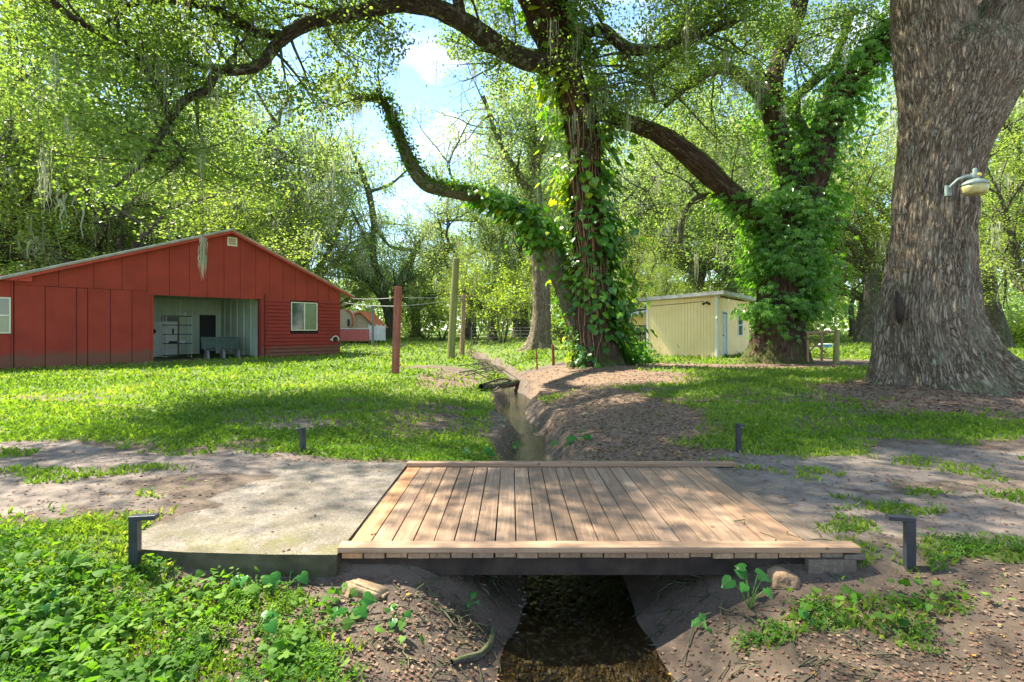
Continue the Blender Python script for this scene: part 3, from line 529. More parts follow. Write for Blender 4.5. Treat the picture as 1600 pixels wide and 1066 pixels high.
def rough_block(name, c, size, rot, mat, label, cat, seed, cutv=.25):
    import bmesh
    bm = bmesh.new()
    if name == 'rock': bmesh.ops.create_icosphere(bm, subdivisions=5, radius=.55)
    else: bmesh.ops.create_cube(bm, size=1); bmesh.ops.bevel(bm, geom=list(bm.edges), offset=.09, segments=2, affect='EDGES'); bmesh.ops.subdivide_edges(bm, edges=list(bm.edges), cuts=3, use_grid_fill=True)
    R = Matrix.Rotation(rot[2], 3, 'Z') @ Matrix.Rotation(rot[1], 3, 'Y') @ Matrix.Rotation(rot[0], 3, 'X')
    for v in bm.verts:
        c_ = np.array(v.co); v.co *= 1 + cutv * (float(fbm(c_[0] * 2.2 + seed, c_[1] * 2.2, c_[2] * 2.2)) - .5) + .07 * (float(fbm(c_[0] * 9 + seed, c_[1] * 9, c_[2] * 9)) - .5)
        v.co = R @ Vector((v.co.x * size[0], v.co.y * size[1], v.co.z * size[2])) + Vector(c)
    me = bpy.data.meshes.new(name); bm.to_mesh(me); bm.free(); me.materials.append(mat)
    for p in me.polygons: p.use_smooth = True
    return tag(link(bpy.data.objects.new(name, me)), label, cat)
rough_block('stone_block', (-.93, 3.30, -.205), (.27, .17, .12), (-.25, .2, -.25), M['stone'], 'tan rough stone block under the left end of the bridge', 'stone block', 3, .14)
rough_block('rock', (1.80, 3.42, -.20), (.22, .2, .19), (.2, .3, .4), M['rock'], 'brown rounded rock under the right end of the bridge', 'rock', 11, .5)
T = Tubes(); pts = []
for q, (px, py, r) in enumerate([(706, 1040, .012), (728, 1034, .018), (750, 1028, .02), (766, 1010, .021), (770, 990, .018)]):
    g0 = G(px, py); pts.append((*(g0 + [0, 0, .02]), r))
T.add(pts, 10, .2, step=.02, freq=12); tag(T.build('fallen_branch', M['twig'], None), 'short curved grey stick lying in the mud beside the stream', 'branch')
# log and debris across the stream
lg = thing('fallen_log', 'short dead log lying across the stream beyond the bridge', 'log', tuple(G(790, 612)))
T = Tubes(); a = G(757, 611); b = G(806, 604); T.add([(*(a + [-.1, 0, .12]), .07), (*((a + b) / 2 + [0, 0, .10]), .1), (*(b + [0, 0, .12]), .13), (*(b + [.25, .1, .05]), .11)], 14, .2, step=.1, freq=5); T.build('stem', M['twig'], lg)
T = Tubes(); T.add([(*(a + [0, -.1, .2]), .03), (*((a + b) / 2 + [0, -.05, .3]), .03), (*(b + [0, 0, .16]), .02)], 8, .2, step=.1); T.build('limb', M['twig'], lg)
bp = thing('brush_pile', 'heap of dead brushwood on the left bank beyond the bridge', 'brush pile', tuple(G(740, 580)))
for _ in range(14):
    g0 = G(random.uniform(715, 765), random.uniform(570, 590)); an = random.uniform(-.6, .4); L_ = random.uniform(.5, 1.3); T = Tubes(); T.add([(g0[0], g0[1], g0[2] + .06, .03), (g0[0] + L_ * .5, g0[1] + math.sin(an) * .5, g0[2] + .12 + random.random() * .08, .022), (g0[0] + L_, g0[1] - math.sin(an), Hs(g0[0] + L_, g0[1]) + .03, .01)], 5, .1); T.build('stick', M['twig'], bp)
T = Tubes()
for _ in range(46):
    x0 = random.choice((random.uniform(1.15, 1.6), random.uniform(-.55, -.1))); y0 = random.uniform(3.25, 4.1); P = [(x0, y0, Hs(x0, y0) + .05, .006)]
    for q in range(6): x0 += random.uniform(-.09, .09); y0 += random.uniform(-.09, .02); P.append((x0, y0, Hs(x0, y0) + random.uniform(.0, .05), .006 - q * .0007))
    T.add(P, 4, 0)
tag(T.build('roots', M['twig'], None), 'tangle of thin bare roots on the banks below the bridge', 'roots', None, 'stuff')

# ================================================================ PATH LIGHTS
def path_light(base, h, arm, L, label):
    base = np.array(base); t = thing('path_light', label, 'path light', tuple(base), 'black bent path lights at the bridge corners')
    a = np.array([*arm, 0.]); a /= np.linalg.norm(a); s = np.array([a[1], -a[0], 0]); w_ = .027
    fr = lambda p, q, z: tuple(base + a * p + s * q + [0, 0, z])
    MB().box(fr, (-w_, -w_, -.15), (w_, w_, h - .031)).build('post', M['black'], t, .002)
    hd = MB().box(fr, (-w_ - .001, -w_ - .001, h - .03), (L, w_ + .001, h)).build('lamp_head', M['black'], t, .003)
    m = MB(); m.box(fr, (L * .35, -w_ * .7, h - .034), (L - .01, w_ * .7, h - .0305)); m.build('lens', M['lens'], hd)
    return t
path_light(G(211, 884), .335, (1, .15), .135, 'black angled path light by the left front corner of the concrete slab')
path_light(G(1421, 889), .345, (-1, .25), .13, 'black angled path light on bare soil right of the bridge')
path_light(G(473, 706), .30, (-.5, -.75), .10, 'small black path light in grass behind the concrete slab')
path_light(G(1154, 707), .355, (.05, -1), .10, 'small black path light in grass behind the right end of the bridge')

# ================================================================ TARO AND SMALL PLANTS
def taro(px, py, n, size, label, spread=.1, hgt=.2, group='heart leaved plants on the ditch banks', seed=0):
    b = G(px, py); t = thing('taro_plant', label, 'plant', tuple(b), group); rs = random.Random(seed)
    P, A, Nn = [], [], []; m = MB()
    for i in range(n):
        an = rs.uniform(0, 6.28) if n > 3 else i * 2.1 + seed; h = hgt * rs.uniform(.6, 1.1); q = b + [math.cos(an) * spread * rs.uniform(.5, 1.2), math.sin(an) * spread * .7, h]
        m.tube([b, b * .5 + q * .5 + [0, 0, h * .12], q], [.005, .004, .003], 5); P.append(q); A.append([math.cos(an), math.sin(an) - .5, -.3]); Nn.append([math.cos(an) * .4, -.75, .8])
    m.build('stem', M['stem'], t); leaves('leaves', P, size, M['taro'], t, .5, axis=np.array(A), ab=3, nrm=np.array(Nn), nb=3, tpl=HEART)
taro(1172, 952, 7, .075, 'tall heart leaved plant with yellow stems below the right end of the bridge', .13, .20, seed=3)
taro(398, 920, 4, .075, 'pale green heart leaved plant in front of the concrete slab edge', .1, .10, seed=5)
taro(452, 915, 3, .06, 'pale leaved plant just left of the tan stone block', .08, .08, seed=6)
taro(735, 945, 4, .042, 'small shiny leaved seedling on the mud bank left of the stream', .05, .035, seed=8)
taro(622, 975, 3, .05, 'two leaved seedling on bare mud below the tan stone block', .05, .07, seed=2)
taro(400, 990, 5, .065, 'broad leaved weed rising from the foreground ground cover', .1, .08, seed=4)
taro(545, 960, 4, .08, 'broad leaved weed at the right edge of the foreground green patch', .1, .08, seed=14)
taro(1262, 978, 2, .045, 'single upright leaf on the bare right bank', .02, .05, seed=12)
taro(60, 960, 5, .065, 'broad leaved weed in the green cover at the lower left corner', .1, .08, seed=15)
taro(1105, 985, 5, .04, 'low sprig beside the roots on the right bank', .07, .05, seed=16)
for k, (px, py, n) in enumerate([(880, 700, 6), (800, 705, 5), (905, 690, 4), (745, 715, 5)]):
    taro(px, py, n, .10, ['leafy clump at the water edge right behind the bridge', 'leafy clump in the stream just behind the bridge', 'sprig on the right bank of the stream behind the bridge', 'leafy clump left of the stream behind the bridge'][k], .15, .12, seed=20 + k)
# ================================================================ BARN
fb = frame((BL[0], BL[1]), bu)
barn = thing('red_barn', 'long red board barn with open bay and low gabled roof', 'barn', (BL[0], BL[1], 0))
def gz(t): return 3.5 + (t - .1) * .372 if t < 7.7 else 6.33 - (t - 7.7) * .434       # underside line of the gable
def wallpanel(m, t0, t1, z0, z1, y0=0., y1=.03):
    """panel between t0..t1 from z0 to z1 (or to the roof when z1 is None)"""
    za, zb = (z1, z1) if z1 is not None else (gz(t0) - .02, gz(t1) - .02)
    if z1 is None and t0 < 7.7 < t1: wallpanel(m, t0, 7.7, z0, None, y0, y1); wallpanel(m, 7.7, t1, z0, None, y0, y1); return
    m.hexa([fb(t0, y0, z0), fb(t1, y0, z0), fb(t1, y1, z0), fb(t0, y1, z0), fb(t0, y0, za), fb(t1, y0, zb), fb(t1, y1, zb), fb(t0, y1, za)])
OP0, OP1, OZ = 4.48, 9.06, 3.04
m = MB()      # structural wall behind the panels
wallpanel(m, .0, OP0 - .01, -.3, 3.3, -.12, -.001)
for a, b in ((0, 3.), (3., 7.7), (7.7, 10.9), (10.9, 13.67)): wallpanel(m, a, b, 3.301 if b <= OP0 or a >= 9 else 3.301, None, -.12, -.001)
wallpanel(m, OP0 - .009, OP1 + .009, OZ + .005, 3.3, -.12, -.001); wallpanel(m, OP1 + .01, 10.75, -.3, 3.3, -.12, -.001); wallpanel(m, 12.26, 13.67, -.3, 3.3, -.12, -.001)
wallpanel(m, 10.751, 12.259, -.3, 1.44, -.12, -.001); wallpanel(m, 10.751, 12.259, 2.99, 3.3, -.12, -.001)
m.build('wall', M['gap'], barn)
m = MB(); g2 = .012
seams = [.14, 1.22, 2.42, 3.05, 3.75, OP0 - .02]
for a, b in zip([.02, .9, 1.85, 2.2, 2.95, 3.7], [.9, 1.85, 2.2, 2.95, 3.7, OP0 - .0]): wallpanel(m, a + g2, b - g2, -.06 + random.uniform(0, .04), 3.18 + random.uniform(0, .015))
st = [.02, 1.3, 2.4, 3.35, 4.25, 5.1, 5.9, 6.65, 7.4, 8.15, 8.9, 9.62, 10.3, 10.98, 11.65, 12.3, 12.95, 13.66]
for a, b in zip(st, st[1:]):
    lo = 3.205 if b < 4.6 else OZ if b < 9.1 else 3.07
    wallpanel(m, a + g2 * .7, b - g2 * .7, lo, None, 0, .032)
wallpanel(m, OP1 + .01, 9.32, -.05, 3.05, 0, .05)
m.build('board_panels', M['red'], barn)
m = MB(); z = .12; lh = .19
while z < 3.0:
    for a, b in (((9.34, 13.66),) if z + lh < 1.44 or z > 2.97 else ((9.34, 10.70), (12.31, 13.66))):
        m.hexa([fb(a, 0, z), fb(b, 0, z), fb(b, .07, z), fb(a, .07, z), fb(a, 0, z + lh - .002), fb(b, 0, z + lh - .002), fb(b, .012, z + lh - .002), fb(a, .012, z + lh - .002)])
    z += lh
wallpanel(m, 9.34, 13.66, -.25, .118, 0, .02); m.build('lap_siding', M['redlap'], barn)
# side walls and wing
fs = lambda a, b, z: fb(a, b, z)
MB().box(fb, (13.55, -13, -.3), (13.67, -.13, 3.45)).build('side_wall', M['red'], barn)
m = MB(); m.box(fb, (-3.4, -.12, -.3), (-1.0, -.0, 3.36)); m.box(fb, (-.99, -.12, -.3), (-.06, 0, 1.34)); m.box(fb, (-.99, -.12, 2.72), (-.06, 0, 3.36)); m.box(fb, (-.055, -.12, -.3), (-.002, .034, 3.36)); m.build('wing_wall', M['red'], barn)
MB().box(fb, (-3.6, .001, 3.34), (.5, .20, 3.52)).build('wing_fascia', M['redtrim'], barn)
def window(t0, t1, z0, z1, split, lab=None):
    f = MB(); e = .05
    f.box(fb, (t0 - e, -.04, z0 - e), (t0, .05, z1 + e)).box(fb, (t1, -.04, z0 - e), (t1 + e, .05, z1 + e)).box(fb, (t0, -.04, z0 - e), (t1, .048, z0)).box(fb, (t0, -.04, z1), (t1, .048, z1 + e))
    tm = (t0 + t1) / 2; zm = (z0 + z1) / 2
    if split == 'v': f.box(fb, (tm - .03, -.035, z0), (tm + .03, .04, z1))
    else: f.box(fb, (t0, -.035, zm - .03), (t1, .04, zm + .03))
    w_ = f.build('window', M['frame'], barn, .003)
    if split == 'v':
        MB().box(fb, (t0, -.03, z0), (tm - .03, -.01, z1)).build('pane', M['glass'], w_); MB().box(fb, (tm + .03, -.03, z0), (t1, -.01, z1)).build('pane', M['blind'], w_)
    else:
        MB().box(fb, (t0, -.03, z0), (t1, -.01, zm - .03)).build('pane', M['blind'], w_); MB().box(fb, (t0, -.03, zm + .03), (t1, -.01, z1)).build('pane', M['glass'], w_)
window(10.80, 12.21, 1.49, 2.94, 'v'); window(-.93, -.12, 1.40, 2.66, 'h')
v = MB().box(fb, (7.55, .034, 5.62), (8.0, .06, 5.67)).box(fb, (7.55, .034, 6.0), (8.0, .06, 6.05)).box(fb, (7.55, .034, 5.67), (7.6, .06, 6.0)).box(fb, (7.95, .034, 5.67), (8.0, .06, 6.0)).build('gable_vent', M['frame'], barn)
m = MB()
for q in range(7): m.box(fb, (7.6, .036, 5.68 + q * .046), (7.95, .05, 5.70 + q * .046))
m.build('louvers', M['frame'], v)
# roof: left and right slope, rake boards
def slope(name, t0, z0, t1, z1, y0, y1, th, mat, par=barn):
    m = MB(); m.hexa([fb(t0, y0, z0), fb(t1, y0, z1), fb(t1, y1, z1), fb(t0, y1, z0), fb(t0, y0, z0 + th), fb(t1, y0, z1 + th), fb(t1, y1, z1 + th), fb(t0, y1, z0 + th)]); return m.build(name, mat, par)
slope('roof', -.5, 3.30, 7.7, 6.345, .28, -14, .07, M['roof']); slope('roof', 7.701, 6.345, 14.45, 3.42, .28, -14, .07, M['roof'])
slope('rake_board', -.1, 3.325, 7.7, 6.22, .20, .27, .11, M['redtrim']); r_ = slope('rake_board', 7.701, 6.225, 14.42, 3.315, .20, .27, .12, M['redtrim'])
slope('gutter_edge', -.5, 3.36, 7.7, 6.40, .281, .36, .055, M['roof']); slope('drip_edge', 7.701, 6.40, 14.45, 3.475, .281, .33, .03, M['rake'])
slope('soffit', 10.5, 5.05, 14.4, 3.36, .05, .19, .03, M['rake'])
# room behind the bay
m = MB(); m.box(fb, (2.0, -6.35, -.1), (10.2, -6.2, 3.3)); m.build('back_wall', M['interior'], barn)
m = MB(); m.box(fb, (9.5, -6.19, -.1), (9.62, -.13, 3.25)); m.build('room_side_wall', M['interior'], barn)
m = MB(); m.box(fb, (2.05, -6.19, -.1), (2.17, -.13, 3.25)); m.build('room_left_wall', M['interiorw'], barn)
m = MB()
for q in np.arange(2.4, 9.4, .62): m.box(fb, (q, -6.195, 0), (q + .04, -6.17, 3.2))
for q in np.arange(-5.6, -.4, .9): m.box(fb, (9.47, q, 0), (9.495, q + .06, 3.2))
m.build('battens', M['interiorw'], barn)
MB().box(fb, (2.18, -6.18, 3.251), (9.49, -.13, 3.30)).build('room_ceiling', M['interior'], barn)
MB().box(fb, (2.2, -6.18, -.2), (9.48, .55, .03)).build('floor_slab', M['concrete'], barn)
MB().box(fb, (OP0 - .09, -.13, 0), (OP0 - .001, .07, OZ)).build('bay_jamb', M['red'], barn); MB().box(fb, (OP1 + .001, -.13, 0), (OP1 + .08, .075, OZ)).build('bay_jamb', M['reddark'], barn)
MB().box(fb, (9.33, .05, 0), (9.37, .08, 3.35)).build('door_track', M['reddark'], barn)
d_ = MB().box(fb, (8.35, -6.165, .03), (9.2, -6.12, 2.35)).build('interior_door', M['dark'], barn); MB().box(fb, (8.45, -6.119, 1.0), (8.52, -6.06, 1.06)).build('handle', M['white'], d_)
m = MB(); m.box(fb, (6.45, -6.169, .03), (7.3, -6.13, 2.2)); m.build('interior_panel', M['grate'], barn)
# furniture in the bay
bc = fb(7.9, -1.2, .03); bench = thing('bench', 'grey green slatted bench standing in the open bay of the barn', 'bench', bc)
fbn = lambda a, b, z: fb(7.0 + a, -1.1 + b, z + .03)
for a in (.05, .78, 1.5): MB().hexa([fbn(a, -.5, 0), fbn(a + .1, -.5, 0), fbn(a + .1, .02, 0), fbn(a, .02, 0), fbn(a, -.42, .42), fbn(a + .1, -.42, .42), fbn(a + .1, -.05, .42), fbn(a, -.05, .42)]).build('leg', M['grate'], bench, .01)
m = MB()
for q in range(4): m.box(fbn, (-.05, -.44 + q * .125, .421), (1.75, -.33 + q * .125, .46))
m.build('seat', M['benchgreen'], bench, .006); m = MB()
for q in range(6): m.hexa([fbn(-.05, -.48 - q * .03, .50 + q * .1), fbn(1.75, -.48 - q * .03, .50 + q * .1), fbn(1.75, -.44 - q * .03, .50 + q * .1), fbn(-.05, -.44 - q * .03, .50 + q * .1), fbn(-.05, -.507 - q * .03, .59 + q * .1), fbn(1.75, -.507 - q * .03, .59 + q * .1), fbn(1.75, -.467 - q * .03, .59 + q * .1), fbn(-.05, -.467 - q * .03, .59 + q * .1)])
m.build('backrest', M['benchgreen'], bench, .005)
for a in (.1, 1.55): MB().hexa([fbn(a, -.52, .30), fbn(a + .07, -.52, .30), fbn(a + .07, -.485, .30), fbn(a, -.485, .30), fbn(a, -.70, 1.08), fbn(a + .07, -.70, 1.08), fbn(a + .07, -.665, 1.08), fbn(a, -.665, 1.08)]).build('back_support', M['grate'], bench)
shf = thing('shelving_unit', 'tall dark open shelving unit against the back wall of the barn', 'shelves', fb(7.3, -4.2, .03)); fsh = lambda a, b, z: fb(5.95 + a, -3.6 + b, z + .03)
for a, b in ((0, 0), (1.15, 0), (0, -.45), (1.15, -.45)): MB().box(fsh, (a, b, 0), (a + .035, b + .035, 2.2)).build('post', M['white'], shf)
for z in (.12, .72, 1.2, 1.68, 2.15): MB().box(fsh, (-.02, -.48, z), (1.2, .06, z + .035)).build('shelf', M['dark'], shf)
for a, z, w_, h_, lb, mt in ((.25, .755, .3, .1, 'dark tool box on a middle shelf', 'dark'), (.65, .755, .25, .14, 'pale carton on a middle shelf', 'white'), (.95, 2.185, .1, .2, 'white bottle on top of the shelving unit', 'white'), (.4, 1.235, .08, .3, 'dark bottle on an upper shelf', 'dark')):
    b = MB(); q0 = np.array(fsh(a, -.25, z)); b.tube([q0, q0 + [0, 0, h_ * .8], q0 + [0, 0, h_ * .85], q0 + [0, 0, h_]], [w_ / 2, w_ / 2, w_ / 4, w_ / 4], 10) if w_ < .2 else b.box(fsh, (a, -.4, z), (a + w_, -.1, z + h_)); tag(b.build('bottle' if w_ < .2 else 'box', M[mt], None, .006), lb, 'bottle' if w_ < .2 else 'box')
cb = thing('cabinet', 'white upright cabinet behind the shelves inside the barn', 'cabinet', fb(6.7, -5.4, .03)); fc = lambda a, b, z: fb(5.75 + a, -5.2 + b, z + .03)
MB().box(fc, (0, -.6, 0), (1.2, 0, 1.9)).build('body', M['interiorw'], cb, .01)
for a in (.02, .61): dr = MB().box(fc, (a, .001, .05), (a + .57, .02, 1.86)).build('door', M['white'], cb, .004); MB().box(fc, (a + (.5 if a < .5 else .03), .021, .9), (a + (.53 if a < .5 else .06), .05, 1.05)).build('handle', M['dark'], dr)
co = thing('cable_coil', 'dark bundle of coiled cable hung on the pale wall inside the barn', 'cable', fb(5.2, -3, 1.4)); m = MB()
fco = lambda a, b, z: np.array(fb(4.75 + a, -1.9 + b, 1.35 + z))
for q in range(7):
    r = .13 + .012 * q; m.tube([fco(r * 1.5 * math.cos(t_) , .02 * q, r * .8 * math.sin(t_) + .01 * q) for t_ in np.linspace(0, 6.28, 20)], .018, 6, False)
m.build('loops', M['dark'], co); MB().tube([fco(0, 0, -.1), fco(.05, 0, -.35), fco(.15, 0, -.42)], .012, 5).build('tail', M['dark'], co)
MB().tube([fco(0, .05, .03), fco(.05, -.3, .03), fco(.1, -4.28, .03)], .02, 6).build('bracket', M['dark'], co)
# hose reel on the lap siding
hr = thing('hose_reel', 'pale wall mounted hose reel low on the red lap siding', 'hose reel', fb(13.3, .1, .9)); fh = lambda a, b, z: np.array(fb(13.28 + a, .06 + b, .92 + z))
MB().tube([fh(.2 * math.cos(t_), .12, .2 * math.sin(t_)) for t_ in np.linspace(-.4, 3.54, 16)], .035, 6).build('hose', M['frame'], hr)
MB().tube([fh(0, 0, 0), fh(0, .2, 0)], [.09, .09], 12).build('drum', M['dark'], hr); MB().box(lambda a, b, z: tuple(fh(a, b, z)), (-.25, -.02, -.06), (.25, .0, .06)).build('bracket', M['frame'], hr)
MB().tube([np.array(fb(13.78, -.2, -.1)), np.array(fb(13.78, -.2, 3.3))], .03, 8).build('downpipe', M['redtrim'], barn)

# ================================================================ YELLOW SHED
C0 = G(1120.6, 559.8); C0 = np.array([9.3, 23.2]); zb = .22
f1 = frame((C0[0], C0[1]), (-.8, .6)); # long face towards camera-left; outward is the other way, so flip n
F1 = lambda a, b, z: f1(a, -b, z + zb)
F2 = (lambda f: (lambda a, b, z: f(a, b, z + zb)))(frame((C0[0], C0[1]), (.6, .8)))
A1, A2 = 3.34, 6.2
shed = thing('yellow_shed', 'pale yellow shed with flat sloping roof and pale blue door', 'shed', (C0[0], C0[1], zb))
hL, hR = 2.66, 2.76
m = MB(); m.hexa([F1(0, -.1, -.02), F1(A1, -.1, .08), F1(A1, 0, .08), F1(0, 0, -.02), F1(0, -.1, hR), F1(A1, -.1, hL), F1(A1, 0, hL), F1(0, 0, hR)]); m.build('wall', M['yellowgap'], shed)
m = MB(); q = .0
while q < A1 - .05:
    q1 = min(q + .148, A1 - .005); m.hexa([F1(q + .006, .001, -.0), F1(q1 - .004, .001, .0), F1(q1 - .004, .016, .0), F1(q + .006, .016, 0), F1(q + .006, .001, hR - .02), F1(q1 - .004, .001, hR - .02 - .1 * q1 / A1), F1(q1 - .004, .016, hR - .02 - .1 * q1 / A1), F1(q + .006, .016, hR - .02)]); q = q1
m.build('siding', M['yellow'], shed)
m = MB(); d0, d1, w0, w1 = .82, 1.72, 3.75, 4.75
for a, b, z0, z1 in ((0.11, d0, 0, hR), (d1, w0, 0, hR), (w1, A2, 0, hR), (d0, d1, 2.08, hR), (w0, w1, 0, .98), (w0, w1, 2.02, hR)): m.box(F2, (a, -.1, z0), (b, 0, z1))
m.box(F2, (0, -3.3, 0), (A2, -3.2, hL - .05)) ; m.build('side_wall', M['yellow'], shed)
MB().box(F2, (A2 + .001, -3.3, 0), (A2 + .1, 0, hL)).build('rear_wall', M['yellow'], shed)
MB().box(F2, (-.02, -.02, -.05), (.1, .03, hR)).box(F1, (.001, .0165, -.05), (.09, .035, hR)).build('corner_board', M['white'], shed)
MB().box(F1, (A1 - .08, .0165, .0), (A1, .035, hL)).build('corner_board', M['white'], shed)
dr = MB().box(F2, (d0 + .05, -.06, .03), (d1 - .05, -.02, 2.03)).build('door', M['paledoor'], shed, .004); MB().tube([np.array(F2(d0 + .12, -.02, 1.0)), np.array(F2(d0 + .12, .05, 1.0))], .035, 8).build('handle', M['dark'], dr)
MB().box(F2, (d0 - .05, -.01, 0), (d0 + .05, .02, 2.08)).box(F2, (d1 - .05, -.01, 0), (d1 + .05, .02, 2.08)).box(F2, (d0 - .05, -.01, 2.081), (d1 + .05, .02, 2.15)).build('door_frame', M['white'], shed)
w_ = MB().box(F2, (w0 - .05, -.02, .93), (w0 + .06, .03, 2.07)).box(F2, (w1 - .06, -.02, .93), (w1 + .05, .03, 2.07)).box(F2, (w0 + .06, -.02, .93), (w1 - .06, .03, 1.0)).box(F2, (w0 + .06, -.02, 2.0), (w1 - .06, .03, 2.07)).box(F2, (w0 + .06, -.02, 1.48), (w1 - .06, .02, 1.53)).build('window', M['white'], shed)
MB().box(F2, (w0 + .06, -.06, 1.0), (w1 - .06, -.03, 2.0)).build('pane', M['glass'], w_)
m = MB(); e = .45; z0, z1 = hR + .10, hL + .0
m.hexa([F1(-.35, -A2 - .4, z0), F1(A1 + .35, -A2 - .4, z1), F1(A1 + .35, .3, z1 - .0), F1(-.35, .3, z0), F1(-.35, -A2 - .4, z0 + .16), F1(A1 + .35, -A2 - .4, z1 + .16), F1(A1 + .35, .3, z1 + .16), F1(-.35, .3, z0 + .16)]); m.build('roof', M['roof'], shed)
m = MB(); m.hexa([F1(0, -.5, hR - .1), F1(A1, -.5, hL - .12), F1(A1, -.03, hL - .12), F1(0, -.03, hR - .1), F1(0, -.5, hR + .1), F1(A1, -.5, hL + .02), F1(A1, -.03, hL + .02), F1(0, -.03, hR + .1)]); m.build('plate', M['yellow'], shed)
fl = thing('floodlight', 'small twin security light under the roof edge of the yellow shed', 'light', tuple(F1(.5, .1, 2.55))); m = MB()
for s_ in (-.07, .07): m.tube([np.array(F1(.45 + s_, .04, 2.5)), np.array(F1(.45 + 2 * s_, .16, 2.44))], [.03, .06], 8)
m.build('lamp', M['dark'], fl); MB().tube([np.array(F1(.45, .018, 2.52)), np.array(F1(.45, .06, 2.5))], .06, 8).build('base', M['dark'], fl)
MB().tube([np.array(F1(.6, .03, 2.57)), np.array(F1(1.6, .03, 2.50)), np.array(F1(3.1, .03, 2.42))], .012, 5).build('conduit', M['rust'], shed)
# lean-to behind the shed
le = thing('lean_to', 'small yellow gabled lean-to shelter left of the yellow shed', 'lean-to', (7.6, 28, .3)); Yl = 27.5
m = MB(); A = [W(978, 500, Yl), W(1013, 486, Yl), W(1013, 508, Yl), W(978, 508, Yl)]; B = [a + [0, .1, 0] for a in A]
m.add(A + B, [(0, 1, 2, 3), (7, 6, 5, 4), (0, 4, 5, 1), (1, 5, 6, 2), (2, 6, 7, 3), (3, 7, 4, 0)]); m.build('gable', M['yellow'], le)
m = MB(); A = [W(972, 500, Yl), W(1015, 484, Yl), W(1015, 486, Yl), W(972, 502, Yl)]; B = [a + [0, 3, 0] for a in A]; A = [a - [0, .15, 0] for a in A]; m.add(A + B, [(0, 1, 2, 3), (7, 6, 5, 4), (0, 4, 5, 1), (1, 5, 6, 2), (2, 6, 7, 3), (3, 7, 4, 0)]); m.build('roof', M['roof'], le)
for px in (980, 1009): p = W(px, 508, Yl + .05); MB().tube([np.array([p[0], p[1], .1]), p], .05, 8).build('post', M['postbrown'], le)
MB().tube([W(982, 521, Yl + 1), W(1010, 521, Yl + 1)], .1, 6).build('rail', M['beam'], le)

# ================================================================ POSTS, LINES, STAKES
def post(name, px, pyb, pxt, pyt, rpx, mat, label, square=False, cat='post'):
    b = G(px, pyb); tp = W(pxt, pyt, b[1]); r = rpx / F * b[1]; t = thing(name, label, cat, tuple(b)); m = MB()
    if square:
        c_ = math.cos(.5) * r * 1.05; s = math.sin(.5) * r * 1.05; q = [(c_, s), (-s, c_), (-c_, -s), (s, -c_)]; m.hexa([tuple(b + [x, y, -.3]) for x, y in q] + [tuple(tp + [x, y, 0]) for x, y in q]); m.build('shaft', mat, t, .012)
    else: m.tube([b - [0, 0, .3], b * .5 + tp * .5, tp - [0, 0, .02], tp], [r, r * .93, r * .86, r * .78], 14); m.build('shaft', mat, t, smooth=False)
    return t, b, tp
p1, b1, t1 = post('clothesline_post', 617.5, 584, 622, 448, 6.1, M['postred'], 'square red brown timber post on the lawn, nearest of the three posts', True)
MB().tube([t1 + [-.2, -.05, -.36], t1 + [.2, -.05, -.36]], .025, 6).build('hook', M['rust'], p1)
p2, b2, t2 = post('utility_pole', 704, 561, 713, 404, 6.2, M['postgreen'], 'tall leaning mossy green pole on the lawn edge', False, 'pole')
p3, b3, t3 = post('clothesline_post', 722, 556, 724.5, 460, 3.8, M['postbrown'], 'slim brown post right behind the leaning mossy pole', False)
MB().tube([t3 + [-.35, 0, -.1], t3 + [.35, 0, -.1]], .04, 6).build('crossbar', M['postbrown'], p3)
for (a, b, lb) in ((np.array(fb(14.3, .2, 3.35)), t1 + [0, 0, -.36], 'upper pale line from barn eave to the red brown post'), (np.array(fb(13.7, .05, 3.1)), t1 + [0, 0, -.66], 'lower pale line from barn corner to the red brown post'),
                  (t1 + [0, 0, -.36], t3 + [-.3, 0, -.1], 'upper clothesline from the red brown post to the slim post'), (t1 + [0, 0, -.66], t3 + [.3, 0, -.15], 'sagging lower clothesline from the red brown post to the slim post'),
                  (W(838, 475, 32), np.array(F1(3.3, .05, 2.3)), 'pale line running from the grey oak to the yellow shed')):
    c_ = (a + b) / 2 - [0, 0, .12]; P = [a * (1 - q)**2 + 2 * c_ * q * (1 - q) + b * q * q for q in np.linspace(0, 1, 14)]; tag(MB().tube(P, .009, 5).build('clothesline', M['wire'], None), lb, 'clothesline')
post('stake', 839.5, 578, 838, 547, 1.3, M['rust'], 'thin rusty survey stake on the right stream bank', False, 'stake'); post('stake', 865, 571, 863.5, 539, 2.4, M['rust'], 'thicker rusty stake with bolt beside the vine covered oak', False, 'stake')
# timber rail and gatepost near the creeper covered oak
gp, gb, gt = post('gate_post', 1306, 569, 1308, 515, 4.6, M['postgreen'], 'round mossy gate post right of the creeper covered oak', False)
tf = thing('timber_fence', 'weathered timber rail fence between creeper covered oak and round gate post', 'fence', tuple(G(1275, 566)))
Yf = gb[1] + .3
for a, b, r in (((1259, 520), (1304, 519), .05), ((1262, 527), (1290, 551), .03), ((1262, 552), (1285, 530), .03), ((1262, 541), (1282, 541), .035)): MB().tube([W(*a, Yf), W(*b, Yf)], r, 6).build('rail', M['postbrown'], tf)
for px in (1262, 1284): MB().tube([W(px, 520, Yf), W(px, 566, Yf)], .045, 6).build('post', M['postbrown'], tf)
bt = thing('water_trough', 'blue and white trough in the field behind the round gate post', 'trough', tuple(W(1293, 545, 34))); MB().hexa([W(1285, 545, 34), W(1303, 545, 34), W(1303, 545, 34) + [0, .6, 0], W(1285, 545, 34) + [0, .6, 0], W(1284, 539, 34), W(1304, 539, 34), W(1304, 539, 34) + [0, .7, 0], W(1284, 539, 34) + [0, .7, 0]]).build('basin', M['blue'], bt, .03)
